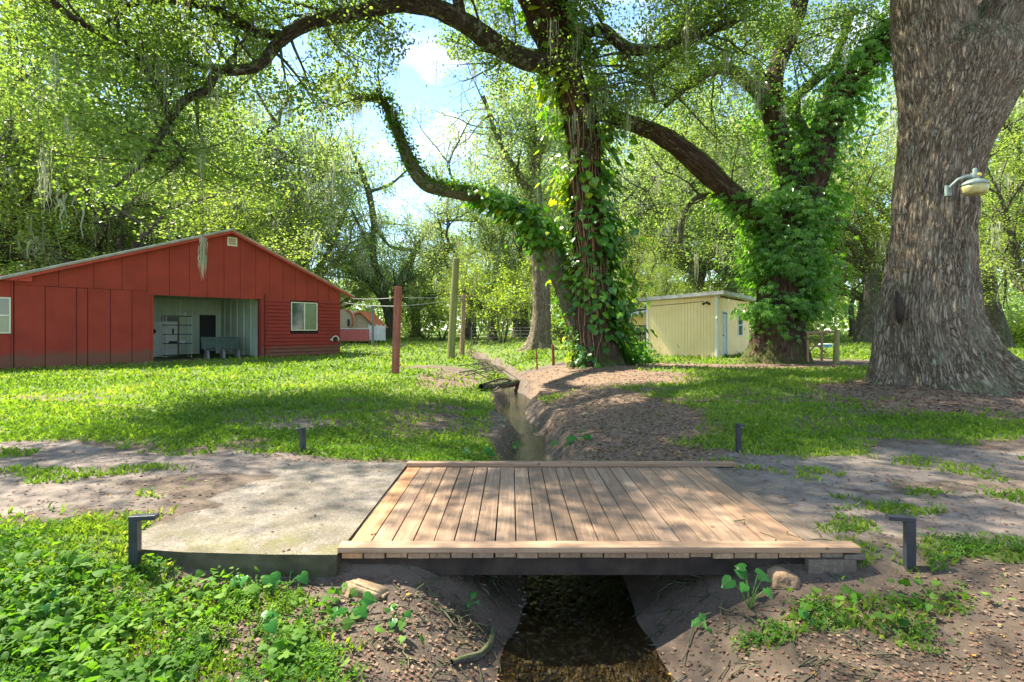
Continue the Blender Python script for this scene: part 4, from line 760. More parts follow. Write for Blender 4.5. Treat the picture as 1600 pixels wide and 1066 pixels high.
MB().hexa([W(1283.5, 538.8, 34) + [0, -.03, 0], W(1304.5, 538.8, 34) + [0, -.03, 0], W(1304.5, 538.8, 34) + [0, .74, 0], W(1283.5, 538.8, 34) + [0, .74, 0], W(1283.5, 537.5, 34) + [0, -.03, 0], W(1304.5, 537.5, 34) + [0, -.03, 0], W(1304.5, 537.5, 34) + [0, .74, 0], W(1283.5, 537.5, 34) + [0, .74, 0]]).build('rim', M['white'], bt)
# wire fence behind the trees
wf = thing('wire_fence', 'low wire field fence with thin posts behind the vine covered oak', 'fence', (3, 44, .3))
for k in range(13):
    x = -3.5 + k * 1.4; MB().tube([(x, 44, 0), (x, 44, 1.75)], .05, 6).build('post', M['grate'], wf)
m = MB()
for z in (.5, .8, 1.1, 1.4, 1.65): m.tube([(-3.5, 44, z), (13.5, 44, z)], .015, 4)
m.build('wires', M['grate'], wf)
# far buildings left of the pole
Yh = 46
fh_ = thing('far_house', 'distant tan house with rounded front behind the barn corner', 'house', tuple(W(550, 531, Yh)))
m = MB(); P = [W(530, 531, Yh)] + [W(x, y, Yh) for x, y in ((530, 484), (541, 484), (546, 486), (550, 491), (552, 499), (551, 508), (552, 531))]; n_ = len(P); m.add(P + [p + [0, 4, 0] for p in P], [tuple(range(n_))] + [(i, (i + 1) % n_, (i + 1) % n_ + n_, i + n_) for i in range(n_)]); m.build('round_front', M['tan'], fh_)
m = MB(); m.tube([W(x, y, Yh - .08) for x, y in ((541, 484.5), (546, 486), (550, 491), (552, 499), (551, 508), (547, 513))], .09, 6); m.build('arch_trim', M['orange'], fh_)
MB().box(ID, tuple(W(543, 510, Yh - .1)), tuple(W(546.5, 499, Yh - .02))).build('window', M['dark'], fh_)
m = MB(); P = [W(x, y, Yh + 1) for x, y in ((553, 531), (553, 491), (562, 488), (578, 505), (585, 511), (585, 531))]; n_ = len(P); m.add(P + [p + [0, 4, 0] for p in P], [tuple(range(n_))] + [(i, (i + 1) % n_, (i + 1) % n_ + n_, i + n_) for i in range(n_)]); m.build('gabled_wall', M['tan'], fh_)
m = MB(); P = [W(x, y, Yh + .6) for x, y in ((552, 489.5), (562, 486), (588, 511.5), (588, 513), (562, 488.5), (552, 491.5))]; m.add(P + [p + [0, 4.6, 0] for p in P], [tuple(range(6))] + [(i, (i + 1) % 6, (i + 1) % 6 + 6, i + 6) for i in range(6)]); m.build('roof', M['orange'], fh_)
pw = thing('pink_wall', 'low pink garden wall behind the right corner of the barn', 'wall', tuple(W(555, 532, 42))); MB().box(ID, tuple(W(520, 533, 42)), tuple(W(576, 514.5, 42) + [0, .2, 0])).build('wall_face', M['pink'], pw); MB().box(ID, tuple(W(519, 514.4, 42) + [0, -.05, 0]), tuple(W(577, 513, 42) + [0, .25, 0])).build('coping', M['white'], pw)
wf2 = thing('vinyl_fence', 'short white panel fence beside the low pink wall', 'fence', tuple(W(590, 533, 43)))
for k in range(4): MB().box(ID, tuple(W(576.5 + k * 6.4, 532, 43)), tuple(W(582 + k * 6.4, 509 + (k % 2) * .6, 43) + [0, .06, 0])).build('panel', M['white'], wf2)
for k in range(5): MB().box(ID, tuple(W(575.7 + k * 6.4, 533, 43) - [0, .05, 0]), tuple(W(576.6 + k * 6.4, 507, 43) + [0, .1, 0])).build('post', M['white'], wf2)
post('thin_pole', 582.5, 541, 582.5, 478, 1.9, M['grate'], 'thin grey pole in front of the white panel fence', False, 'pole')
# far right: low white fence strip
wl = thing('white_fence', 'low pale fence far behind the right flank of the big oak', 'fence', (38, 40, .3)); MB().box(ID, tuple(W(1535, 552, 36)), tuple(W(1640, 546, 36) + [0, .1, 0])).build('panel', M['white'], wl)
for k in range(5): MB().box(ID, tuple(W(1537 + 22 * k, 554, 36) - [0, .1, 0]), tuple(W(1540 + 22 * k, 544, 36))).build('post', M['white'], wl)
# ================================================================ TREES
def limb(pts, top=None):
    """pts: (px, py, depth, radius in photo pixels) -> world points with radius"""
    return [(*W(x, y, Y), r / F * Y) for x, y, Y, r in pts]
def along(L, n, lo=.3, hi=1.):
    P = spline(L, .25); i = (rng.uniform(lo, hi, n) * (len(P) - 1)).astype(int); return P[i], np.gradient(P[:, :3], axis=0)[i]
def skygap(P, keep=0.06):
    """thin out foliage where the photograph shows open sky"""
    px, py = proj(P); m = np.zeros(len(P), bool)
    for cx, cy, rx, ry in ((668, 160, 62, 95), (600, 225, 70, 60), (690, 215, 50, 50), (455, 95, 28, 38), (545, 330, 45, 45), (1090, 255, 20, 18), (700, 130, 50, 40)):
        m |= ((px - cx) / rx)**2 + ((py - cy) / ry)**2 < 1 + .7 * (fbm(px * .03, py * .03) - .5)
    m2 = (py > 325 + 25 * np.sin(px * .05)) & (px < 560) & (P[:, 1] < 17)
    return (~m | (rng.random(len(P)) < keep)) & ~m2
def clouds_of(tips, per, rad, flat=.7):
    T_ = np.array([t[:3] for t in tips]); k = rng.integers(per // 2, int(per * 1.5), len(T_)); I = np.repeat(np.arange(len(T_)), k)
    tt = rng.random(len(T_)); return T_[I] + rng.normal(0, 1, (len(I), 3)) * rad * [1, 1, flat], tt[I], T_
SHOW = []
def front(P, keep=.25):
    """few leaves hang right in front of the main limbs"""
    if not SHOW: return np.ones(len(P), bool)
    S = np.vstack([spline(q, .35) for q in SHOW]); a, b = proj(S[:, :3]); r = S[:, 3] / S[:, 1] * F; px, py = proj(P); m = np.zeros(len(P), bool)
    for i in range(len(S)): m |= ((px - a[i])**2 + (py - b[i])**2 < (r[i] + 4)**2) & (P[:, 1] < S[i, 1] + .1)
    return ~m | (rng.random(len(P)) < keep)
def crown(tree, limbs, nb, L, per, rad, size, mat, mossn=0, mossl=.8, up=.1, lev=1, lo=.35, tk='twig', extra=None, r0=.05, kids=5, gap=True, mossmin=0):
    T = Tubes(); tips = []
    for lb, wgt in limbs:
        P, D = along(lb, max(1, int(nb * wgt)), lo)
        for p, d in zip(P, D):
            v = rnd_dir(d / (np.linalg.norm(d) + 1e-9) * .5, .8); v[2] = v[2] * .7 + up; grow(T, p[:3], v, L * random.uniform(.5, 1.15), min(r0, p[3] * .5), lev, tips, up, kids=kids, n=5)
    for p, l in extra or []: grow(T, np.array(p), rnd_dir(np.zeros(3), 1), l, r0, lev, tips, up, kids=kids)
    T.build('branches', M[tk], tree)
    P, tt, TT = clouds_of(tips, per, rad); k = (skygap(P) & front(P)) if gap else np.ones(len(P), bool)
    leaves('crown', P[k], size, M[mat], tree, .45, .36, tint=.15 + .7 * tt[k])
    if mossn:
        # hair-like tufts nobody could count
        k = rng.choice(len(TT), min(mossn, len(TT)), False); Q = TT[k]; Q = Q[skygap(Q, .25)] if gap else Q; strands('moss', Q, mossl, M['moss'], tree, w=size * .09)['kind'] = 'stuff'
    return tips
# ---- big oak on the right
big = thing('oak_tree', 'massive grey oak with forked trunk and lamp, rising from a ring of mulch', 'tree', (9.15, 11.2, .1))
TB = Tubes(); Yb = 11.0; SRT = [(2, .6, .35), (3, 2.1, .5), (5, .3, .35), (7, 1.4, .3)]
TB.add(limb([(1474, 628, Yb, 84), (1466, 592, Yb, 76), (1456, 550, Yb, 68), (1449, 500, Yb, 62), (1453, 440, Yb, 57), (1456, 380, Yb, 53), (1462, 300, Yb, 53), (1474, 230, Yb, 58), (1489, 165, Yb, 70), (1499, 110, Yb, 78), (1503, 70, Yb, 66)]), 400, .045, .8, SRT, .055, .03)
TB.add(limb([(1472, 230, Yb, 44), (1463, 130, Yb, 50), (1457, 60, Yb, 52), (1452, -20, Yb - .2, 49), (1440, -130, Yb - .5, 45), (1410, -300, Yb - 1, 38), (1330, -480, Yb - 1.5, 28)]), 240, .05, 0, None, .045, .035)
TB.add(limb([(1482, 240, Yb, 38), (1512, 150, Yb - .05, 46), (1545, 70, Yb - .1, 48), (1582, -10, Yb - .2, 44), (1640, -120, Yb - .5, 40), (1720, -280, Yb - 1, 32), (1800, -450, Yb - 1, 22)]), 240, .05, 0, None, .045, .035)
TB.add(limb([(1500, 235, Yb + .3, 34), (1550, 160, Yb + .5, 28), (1590, 80, Yb + .7, 27), (1640, -40, Yb + 1, 24)]), 60, .06, 0, None, .02, .05)
TB.build('trunk', M['bark'], big)
l1 = limb([(1452, -20, Yb - .2, 46), (1410, -300, Yb - 1, 36), (1200, -420, Yb - 1.5, 24), (950, -470, 8.8, 14), (800, -500, 8, 8)]); l2 = limb([(1582, -10, Yb, 44), (1720, -280, Yb, 32), (1900, -420, Yb, 20), (2200, -500, Yb, 10)])
l3 = limb([(1410, -300, Yb, 26), (1500, -480, Yb + 3, 20), (1560, -560, Yb + 7, 12)]); l4 = limb([(1720, -280, Yb, 22), (1780, -500, Yb - 3, 14), (1800, -700, Yb - 4, 8)])
TBr = Tubes()
for q in (l1, l2, l3, l4): TBr.add(q, 14, .08, step=.3)
TBr.build('limb', M['bark'], big)
crown(big, [(l1, 1), (l2, .8), (l3, .7), (l4, .6)], 26, 3.2, 26, .36, .10, 'oak', 60, .7, .12, 1)
mb_ = strands('trunk_moss', [W(1515, 20, Yb - .5), W(1500, 30, Yb - .5), W(1525, 5, Yb - .4)], .2, M['moss'], big, .01)
n_ = 2600; A_ = np.stack([rng.normal(1512, 13, n_), rng.normal(30, 26, n_)], 1); Pm = np.array([W(a, b, Yb - .55 + .25 * abs(rng.normal())) for a, b in A_])
leaves('moss_patch', Pm, .035, M['fern'], big, .5, .4, nrm=np.array([0, -1., .4]), nb=1)
n_ = 1500; P_, _ = along(limb([(1560, 150, Yb - .1, 20), (1590, 90, Yb - .1, 22), (1612, 40, Yb - .1, 24)]), n_, 0, 1); leaves('moss_patch', P_[:, :3] + rng.normal(0, .14, (n_, 3)), .04, M['fern'], big, .5, .4)
# yard lamp on the trunk
cl = np.array(W(1523, 283, Yb - 1.25)); yl = thing('yard_lamp', 'weathered barn lamp with yellowed bowl on the big oak trunk', 'lamp', tuple(cl))
def lathe(name, prof, mat, par, n=28, c=cl):
    m = MB(); rings = [[(c[0] + r * math.cos(6.2832 * k / n), c[1] + r * math.sin(6.2832 * k / n), c[2] + z) for k in range(n)] for r, z in prof]
    fs_ = [(i * n + k, i * n + (k + 1) % n, (i + 1) * n + (k + 1) % n, (i + 1) * n + k) for i in range(len(prof) - 1) for k in range(n)] + [tuple(range(n))[::-1], tuple((len(prof) - 1) * n + k for k in range(n))]
    m.add([v for r in rings for v in r], fs_); o = m.build(name, mat, par, smooth=False)
    for p in o.data.polygons: p.use_smooth = True
    return o
lathe('shade', [(.295, -.12), (.285, -.06), (.24, -.02), (.14, .03), (.10, .05)], M['lampbody'], yl)
lens = lathe('bowl', [(.16, -.345), (.22, -.335), (.255, -.28), (.275, -.2), (.285, -.122)], M['lens'], yl)
hs = lathe('housing', [(.095, .051), (.10, .12), (.085, .2), (.05, .23), (.055, .30), (.03, .33)], M['lampbody'], yl)
MB().tube([cl + [.02, -.08, .14], cl + [.04, -.13, .14]], .042, 12).build('sensor', M['cell'], yl)
MB().tube([cl + [0, 0, .1], cl + [-.16, .03, .14], cl + [-.32, .12, .08], cl + [-.40, .22, -.05], cl + [-.42, .34, -.18]], [.05, .045, .035, .035, .035], 10).build('arm', M['lampbody'], yl, smooth=True)
MB().box(lambda a, b, z: (cl[0] - .42 + a, cl[1] + .3 + b, cl[2] - .15 + z), (-.07, -.03, -.16), (.07, .05, .12)).build('mounting_plate', M['lampbody'], yl, .01)
yl.scale = (.74, .74, .74)
# dark hollow scar at left of the trunk
m = Tubes(); m.add([(*W(1404, 505, Yb - .35), .02), (*W(1406, 492, Yb - .44), .07), (*W(1405, 470, Yb - .46), .06), (*W(1400, 455, Yb - .42), .02)], 14, .2, step=.06); m.build('hollow', M['beam'], big)

# ---- vine covered oak in the middle
Yc = 18.9
mid = thing('oak_tree', 'vine covered oak in the middle, its mossy limb arching over the lawn', 'tree', (3.2, Yc, .2))
TC = Tubes(); LB = [(2, .2, .5), (3, 1.1, .6), (5, 2.3, .4)]
tr1 = limb([(937, 578, Yc, 36), (934, 545, Yc, 31), (930, 500, Yc, 29), (925, 440, Yc, 26), (920, 370, Yc, 25), (915, 300, Yc, 24), (912, 250, Yc, 26), (908, 190, Yc, 28), (893, 140, Yc - .2, 23), (880, 95, Yc - .5, 26), (862, 45, Yc - 1, 31), (838, -10, Yc - 1.6, 32), (800, -110, Yc - 2.5, 27), (740, -260, Yc - 4, 20)])
tr2 = limb([(950, 572, Yc - .2, 16), (946, 530, Yc - .2, 13), (936, 480, Yc - .1, 12), (926, 430, Yc, 10)])
tr3 = limb([(928, 565, Yc + .3, 20), (905, 510, Yc + .5, 17), (885, 450, Yc + .6, 18), (858, 385, Yc + .6, 19), (825, 345, Yc + .5, 17), (790, 322, Yc + .3, 15), (750, 306, Yc, 13), (705, 298, Yc - .4, 12), (668, 288, Yc - .8, 12), (645, 262, Yc - 1.1, 12), (628, 225, Yc - 1.4, 9), (612, 185, Yc - 1.7, 7), (596, 158, Yc - 2, 6), (555, 150, Yc - 2.4, 5)])
big_l = limb([(884, 100, Yc - .5, 20), (850, 96, Yc - .9, 17), (815, 90, Yc - 1.4, 16), (770, 66, Yc - 2, 16), (722, 34, Yc - 2.6, 15), (675, 12, Yc - 3.2, 14), (620, 6, Yc - 3.8, 13), (560, 20, Yc - 4.2, 12), (505, 30, Yc - 4.6, 11), (468, 42, Yc - 4.9, 11), (436, 66, Yc - 5.1, 9), (404, 102, Yc - 5.3, 8), (368, 110, Yc - 5.5, 7.5), (338, 114, Yc - 5.6, 7), (322, 140, Yc - 5.8, 7), (290, 156, Yc - 6, 6), (270, 180, Yc - 6.1, 6), (252, 208, Yc - 6.3, 5), (243, 235, Yc - 6.5, 4.5), (215, 262, Yc - 6.7, 3.5), (180, 292, Yc - 7, 2)])
l_a = limb([(440, 58, Yc - 5, 7), (400, 50, Yc - 5.2, 8), (365, 30, Yc - 5.4, 8), (320, 10, Yc - 5.7, 7), (270, 2, Yc - 6, 5), (215, 4, Yc - 6.3, 4.5), (185, 22, Yc - 6.5, 4), (188, 52, Yc - 6.6, 3.5), (215, 90, Yc - 6.6, 3), (245, 130, Yc - 6.5, 3), (262, 165, Yc - 6.3, 3)])
l_b = limb([(266, 182, Yc - 6.1, 4), (232, 120, Yc - 6.4, 3.4), (165, 60, Yc - 7, 4.4), (110, 25, Yc - 7.5, 4.5), (60, -20, Yc - 8, 5), (-20, -90, Yc - 9, 4)]); l_c = limb([(264, 208, Yc - 6.2, 3), (283, 232, Yc - 6.2, 3.5), (280, 252, Yc - 6.3, 3.4), (258, 267, Yc - 6.5, 2)])
l_d = limb([(905, 60, Yc - .8, 10), (940, 45, Yc - 1, 8), (968, 68, Yc - 1.4, 9), (990, 78, Yc - 1.7, 9), (1030, 76, Yc - 2, 7), (1070, 58, Yc - 2.4, 6), (1110, 50, Yc - 2.8, 5), (1150, 30, Yc - 3.2, 4)]); l_e = limb([(975, 74, Yc - 1.5, 6), (990, 112, Yc - 1.8, 5), (1012, 125, Yc - 2.1, 4), (1025, 160, Yc - 2.4, 3)])
l_f = limb([(838, -10, Yc - 1.6, 24), (960, -120, Yc - 3, 16), (1080, -200, Yc - 5, 10), (1180, -260, Yc - 7, 6)]); l_g = limb([(800, -110, Yc - 2.5, 22), (600, -220, Yc - 5, 15), (380, -280, Yc - 7, 10), (150, -320, Yc - 9, 6)])
l_h = limb([(722, 34, Yc - 2.6, 9), (700, -60, Yc - 4, 8), (640, -160, Yc - 6, 6), (560, -300, Yc - 8, 4)]); l_i = limb([(620, 6, Yc - 3.8, 8), (520, -80, Yc - 5.5, 7), (400, -200, Yc - 7.6, 5), (300, -380, Yc - 10, 4)])
TC.add(tr1, 56, .12, .45, LB, .03, .06).add(tr2, 20, .15, .6, LB, .01, .08)
TC.build('trunk', M['barkdark'], mid)
TC = Tubes(); TC.add(tr3, 32, .16, .6, LB, .015, .08); TC.build('mossy_limb', M['barkmossy'], mid)
TC = Tubes()
for q, n_ in ((big_l, 22), (l_a, 14), (l_b, 10), (l_c, 10), (l_d, 14), (l_e, 10), (l_f, 14), (l_g, 14), (l_h, 10), (l_i, 10)): TC.add(q, n_, .16, step=.12, freq=3)
TC.build('limb', M['barklichen'], mid)
SHOW += [big_l, tr1[2:], l_a, l_b, l_c, l_d]
crown(mid, [(big_l, 1.6), (l_a, .9), (l_b, .8), (l_c, .4), (l_d, 1.0), (l_e, .4), (l_f, .9), (l_g, 1.1), (l_h, .8), (l_i, .9), (tr1[-4:], .5)], 30, 2.7, 30, .30, .095, 'oak', 330, 1.0, .12, 1, lo=.12)
for q_ in (l_f, l_g, l_i, l_h):   # dense clusters added above the view to throw the broad shade patches
    crown(mid, [(q_, 1)], 6, 2.2, 60, .42, .12, 'oak', 0, .7, .35, 1, lo=.3, kids=4)
tips = crown(mid, [(tr3[-4:], .5)], 9, 2.0, 26, .28, .10, 'oaklight', 30, .8, .1, 1, lo=.4)
def cling(P0, n, out, size, mat, name, par, tpl, tint=.5, up=.3, zf=None, drop=.25, lo=0, hi=1, side=None, tv=.25):
    """leaves standing off a trunk surface, tips hanging down and outward"""
    P, _ = along(P0, n, lo, hi); an = rng.uniform(0, 6.283, n) if side is None else rng.normal(side[0], side[1], n); dr = np.stack([np.cos(an), np.sin(an), 0 * an], 1)
    patch = fbm(P[:, 2] * 1.1 + np.cos(an) * 1.2 + P[:, 0], np.sin(an) * 1.5 + 3, P[:, 2] * .3, 3); k = rng.random(n) < ss(.32, .55, patch)
    o = rng.gamma(2., out * .5, n); Q = P[:, :3] + dr * (P[:, 3] * .95 + o)[:, None] + rng.normal(0, .12, (n, 3)); Q, dr, patch = Q[k], dr[k], patch[k]
    return leaves(name, Q, size, M[mat], par, up, .5, tint=tint + (patch - .5) * tv * 6, tpl=tpl, nrm=dr + [0, 0, .55], nb=1.5, axis=dr * .7 + [0, 0, -1.1], ab=1.3)
vine = thing('climbing_vine', 'large leaved vine climbing the middle oak trunk and its leaning limb', 'vine', (3.2, Yc - .5, .2))
cling(tr1, 800, .12, .20, 'pothos', 'leaves', vine, HEART, .45, lo=.02, hi=.36)
cling(tr1, 2300, .42, .23, 'pothos', 'leaves', vine, HEART, .45, lo=.0, hi=.40, side=(-.25, .55))
cling(tr1, 500, .22, .20, 'pothos', 'leaves', vine, HEART, .55, lo=.03, hi=.38, side=(3.6, .5))
cling(tr1, 800, .36, .27, 'pothos', 'leaves', vine, HEART, .84, lo=.36, hi=.66, side=(3.1, .5))  # left-side leaves tinted yellow: sunlight put into their colour
cling(tr1, 650, .4, .30, 'pothos', 'leaves', vine, HEART, .55, lo=.36, hi=.72, side=(-.3, .6))
cling(tr1, 600, .55, .40, 'pothos', 'leaves', vine, HEART, .58, lo=.72, hi=.97, side=(-.3, .9))
cling(tr3, 260, .14, .2, 'pothos', 'leaves', vine, HEART, .38, lo=.12, hi=.36)
cling(tr3, 1500, .30, .23, 'pothos', 'leaves', vine, HEART, .42, lo=.34, hi=.6)
P_, _ = along(tr3, 6500, .38, .97); leaves('fern_cover', P_[:, :3] + np.stack([rng.normal(0, .17, 6500), rng.normal(-.1, .17, 6500), rng.normal(.12, .16, 6500)], 1) * (1 if True else 0), .12, M['fern'], vine, .5, .3)
Pb = G(975, 566); n_ = 1500; leaves('leaves', np.stack([Pb[0] + rng.normal(-.1, .5, n_), Pb[1] + rng.normal(0, .5, n_), .2 + np.abs(rng.normal(0, .32, n_))], 1), .15, M['pothos'], vine, .6, tint=.38, tpl=HEART)
T = Tubes()
for q in range(13):
    P = spline(tr1, .5); a = int(random.uniform(0, .3) * len(P)); b = int(random.uniform(.45, .75) * len(P)); an = random.uniform(3.3, 6.1); L_ = []
    for i in range(a, b): an += random.gauss(0, .12); L_.append((P[i][0] + math.cos(an) * (P[i][3] * 1.03), P[i][1] + math.sin(an) * P[i][3] * 1.03, P[i][2], .016))
    if len(L_) > 3: T.add(L_, 5, 0)
T.build('vine_stems', M['vinestem'], vine)

# ---- creeper covered oak right of the shed
Yd = 20.6
cr = thing('oak_tree', 'thick oak right of the yellow shed, leafy creeper all over its trunk', 'tree', (10.8, Yd, .2))
ct = limb([(1218, 572, Yd, 44), (1218, 545, Yd, 38), (1219, 500, Yd, 34), (1222, 450, Yd, 34), (1232, 390, Yd, 35), (1243, 340, Yd, 37), (1250, 300, Yd, 32)])
c1 = limb([(1236, 370, Yd, 18), (1200, 348, Yd - .2, 17), (1165, 322, Yd - .5, 16), (1130, 292, Yd - .8, 16), (1095, 258, Yd - 1.1, 17), (1060, 228, Yd - 1.4, 15), (1020, 205, Yd - 1.7, 13), (985, 193, Yd - 2, 12), (955, 184, Yd - 2.2, 11), (925, 178, Yd - 2.4, 7)])
c2 = limb([(1246, 330, Yd, 20), (1236, 285, Yd, 16), (1222, 235, Yd, 14), (1210, 190, Yd, 15), (1204, 150, Yd, 16), (1212, 112, Yd, 13), (1228, 70, Yd, 13), (1243, 30, Yd - .2, 12), (1255, -20, Yd - .5, 12), (1290, -160, Yd - 2, 9)])
c3 = limb([(1206, 150, Yd, 7), (1192, 125, Yd, 7), (1181, 98, Yd, 5)]); c4 = limb([(1208, 170, Yd, 11), (1180, 140, Yd - .3, 10), (1150, 115, Yd - .5, 10), (1120, 106, Yd - .8, 9), (1090, 124, Yd - 1.1, 8), (1064, 142, Yd - 1.4, 7), (1040, 165, Yd - 1.6, 4)])
c5 = limb([(1250, 340, Yd, 26), (1268, 280, Yd, 24), (1285, 215, Yd, 22), (1305, 160, Yd, 20), (1338, 108, Yd - .2, 18), (1378, 65, Yd - .5, 17), (1420, 20, Yd - .8, 16), (1480, -70, Yd - 1.2, 13), (1560, -220, Yd - 2, 9)])
c6 = limb([(1165, 322, Yd - .3, 6), (1120, 305, Yd, 5), (1085, 310, Yd, 5), (1068, 335, Yd, 5), (1060, 380, Yd, 4)]); c7 = limb([(1262, 215, Yd, 8), (1240, 160, Yd + .4, 8), (1300, 100, Yd + 1, 7), (1330, 20, Yd + 1.5, 6)])
T = Tubes(); T.add(ct, 60, .1, .35, LB, .04, .06).add(c1, 30, .16, 0, None, .02, .08).add(c2, 30, .14, 0, None, .02, .08).add(c3, 14, .15, step=.1).add(c5, 36, .14, 0, None, .02, .08); T.build('trunk', M['barkdark'], cr)
T = Tubes()
for q in (c4, c6, c7): T.add(q, 14, .16, step=.12, freq=3)
T.build('mossy_limb', M['barkmossy'], cr)
SHOW += [c1, c2, c4, c5]
crown(cr, [(c2[5:], 1.2), (c4[2:], .6), (c5[4:], 1.2), (c7, .5), (c1[5:], .45), (c6, .3)], 24, 2.8, 30, .32, .10, 'oak', 220, 1.0, .1, 1, lo=.1)
cre = thing('climbing_creeper', 'hand leaved creeper wrapped round the thick oak right of the shed', 'creeper', (10.8, Yd - .5, .2))
cling(ct, 6500, .5, .225, 'creeper', 'leaves', cre, PALM, .45, lo=.27, hi=1.0)
cling(ct, 500, .10, .18, 'creeper', 'leaves', cre, PALM, .45, lo=.16, hi=.4)
cling(c2, 1200, .34, .22, 'creeper', 'leaves', cre, PALM, .5, lo=.0, hi=.45); cling(c5, 3600, .5, .22, 'creeper', 'leaves', cre, PALM, .5, lo=.0, hi=.72); cling(c1, 800, .34, .22, 'creeper', 'leaves', cre, PALM, .5, lo=.0, hi=.33)
P_, _ = along(c4, 900, .1, .95); leaves('fern_cover', P_[:, :3] + np.stack([rng.normal(0, .09, 900), rng.normal(0, .09, 900), .6 * P_[:, 3] + rng.gamma(2, .03, 900)], 1), .10, M['fern'], cre, .5, .3)
P_, _ = along(c5, 1200, .35, .95); leaves('fern_cover', P_[:, :3] + np.stack([rng.normal(-.15, .12, 1200), rng.normal(0, .12, 1200), .6 * P_[:, 3] + rng.gamma(2, .04, 1200)], 1), .12, M['fern'], cre, .5, .3)
P_, _ = along(c2, 500, .5, .95); leaves('fern_cover', P_[:, :3] + np.stack([rng.normal(0.1, .12, 500), rng.normal(0, .12, 500), .3 * P_[:, 3] + rng.gamma(2, .03, 500)], 1), .11, M['fern'], cre, .5, .3)

# ---- prototypes of the trees further off
def proto(seed, Ht, R, mat, lean=0., leafs=34000, size=.115, moss=170, trunk_h=.28, tr=.45, bare=False):
    global rng
    random.seed(seed); rng = np.random.default_rng(seed); t = thing('tree', 'tree', 'tree', (0, 0, 0)); T = Tubes(); th = Ht * trunk_h; T2 = Tubes(); tips = []
    top = np.array([lean * th, 0, th]); T.add([(0, 0, -.4, tr * 1.5), (0, 0, .4, tr * 1.1), (*(top * .5 + [0, .1, 0]), tr * .95), (*top, tr * .9), (*(top + [lean * .6, 0, .5]), tr * .5)], 18, .12, .5, LB, 0, .35)
    nl = 7
    for k in range(nl):
        an = 6.283 * k / nl + random.uniform(-.4, .4); el = random.uniform(.25, 1.25); P = [(*top, tr * .6)]; q = top.copy(); Lm = R * (.75 + .35 * math.cos(el)) if el < .8 else (Ht - th) * .85
        d = np.array([math.cos(an) * math.cos(el), math.sin(an) * math.cos(el), math.sin(el)])
        for i in range(7):
            d = rnd_dir(d + [0, 0, .07], .22); q = q + d * Lm / 7; P.append((*q, tr * .55 * (1 - .12 * (i + 1))))
            if i >= 1:
                for _ in range(2): grow(T2, q, rnd_dir(d * .5 + [0, 0, .15], .8), Lm * random.uniform(.25, .45), tr * .16, 1, tips, .2, kids=4, n=4)
        T.add(P, 10, .16, step=.5)
    T.build('trunk', M['twig'] if not bare else M['barkmossy'], t); T2.build('branches', M['twig'], t)
    P, tt, TT = clouds_of(tips, max(4, leafs // max(1, len(tips))), .42, .6); 
    leaves('crown', P, size, M[mat], t, .45, .42, tint=.15 + .65 * tt)
    if moss: strands('moss', TT[rng.choice(len(TT), min(moss, len(TT)), False)], 1.4, M['moss'], t, .03, 4, 9, .16)['kind'] = 'stuff'
    return t
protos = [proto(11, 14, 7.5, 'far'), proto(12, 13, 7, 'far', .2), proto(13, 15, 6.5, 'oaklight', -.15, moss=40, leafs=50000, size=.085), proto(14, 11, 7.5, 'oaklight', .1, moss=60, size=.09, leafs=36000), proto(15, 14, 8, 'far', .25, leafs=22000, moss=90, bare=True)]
used = [False] * 5
def place(kind, px, Y, top, label, rot=None, wide=1., cat='tree', name='oak_tree', group='mossy trees round the yard'):
    src = protos[kind]; Ht = [14, 13, 15, 11, 14][kind]; X = (px - 800) / F * Y; z = Hs(X, Y); hgt = EYE + (HZ - top) / F * Y - z; s = hgt / Ht / .98
    if used[kind]:
        o = src.copy(); COL.objects.link(o)
        for ch in src.children: c = ch.copy(); COL.objects.link(c); c.parent = o; c.matrix_parent_inverse = Matrix()
    else: o = src; used[kind] = True
    o.name = name; o['label'] = label; o['category'] = cat; o['group'] = group; o.location = (X, Y, z); o.scale = (s * wide, s * wide, s); o.rotation_euler = (0, 0, rot if rot is not None else random.uniform(0, 6.28)); return o
place(2, -260, 23, -120, 'bright green tree at the left edge beyond the barn window')
place(3, -30, 36, 90, 'light green tree behind the left end of the barn roof', wide=1.2)
place(0, 60, 50, 40, 'mossy grey green tree behind the left slope of the barn roof', wide=1.1)
place(3, 150, 38, 200, 'low bright tree just above the middle of the left barn roof slope', wide=1.3)
place(1, 190, 56, 40, 'tall mossy tree behind the barn, left of its gable', wide=1.1)
place(3, 235, 37, 300, 'low bright tree rising just behind the barn gable, left of the vent', wide=1.5)
place(3, 420, 47, 345, 'low bright tree over the right barn roof slope', wide=1.5)
place(2, 330, 44, 240, 'bright upright tree behind the barn gable vent', wide=1.2)
place(4, 300, 50, 130, 'open limbed mossy tree directly behind the barn gable')
place(0, 385, 58, 140, 'hazy mossy tree behind the right slope of the barn roof', wide=1.1)
place(1, 465, 64, 215, 'mossy tree over the lower right end of the barn roof')
place(3, 520, 72, 375, 'low far tree above the distant tan house', wide=1.3)
place(0, 650, 74, 375, 'far tree closing the gap below the open sky', wide=1.4)
place(1, 735, 62, 300, 'mossy tree behind the leaning green pole')
place(3, 770, 50, 395, 'bright leafy tree right of the leaning green pole', wide=1.1)
place(0, 815, 66, 190, 'tall mossy tree seen left of the vine covered trunk')
place(2, 960, 60, 120, 'tall tree seen right of the vine covered trunk')
place(3, 985, 36, 385, 'bright rounded tree just left of the yellow shed roof', wide=.85)
place(1, 1075, 52, 130, 'mossy tree right behind the yellow shed')
place(4, 1120, 46, 220, 'open limbed tree over the right end of the yellow shed roof')
place(0, 1190, 64, 120, 'tall mossy tree hidden behind the creeper covered trunk')
place(3, 1345, 74, 330, 'pale far tree across the field left of the big oak', wide=1.2)
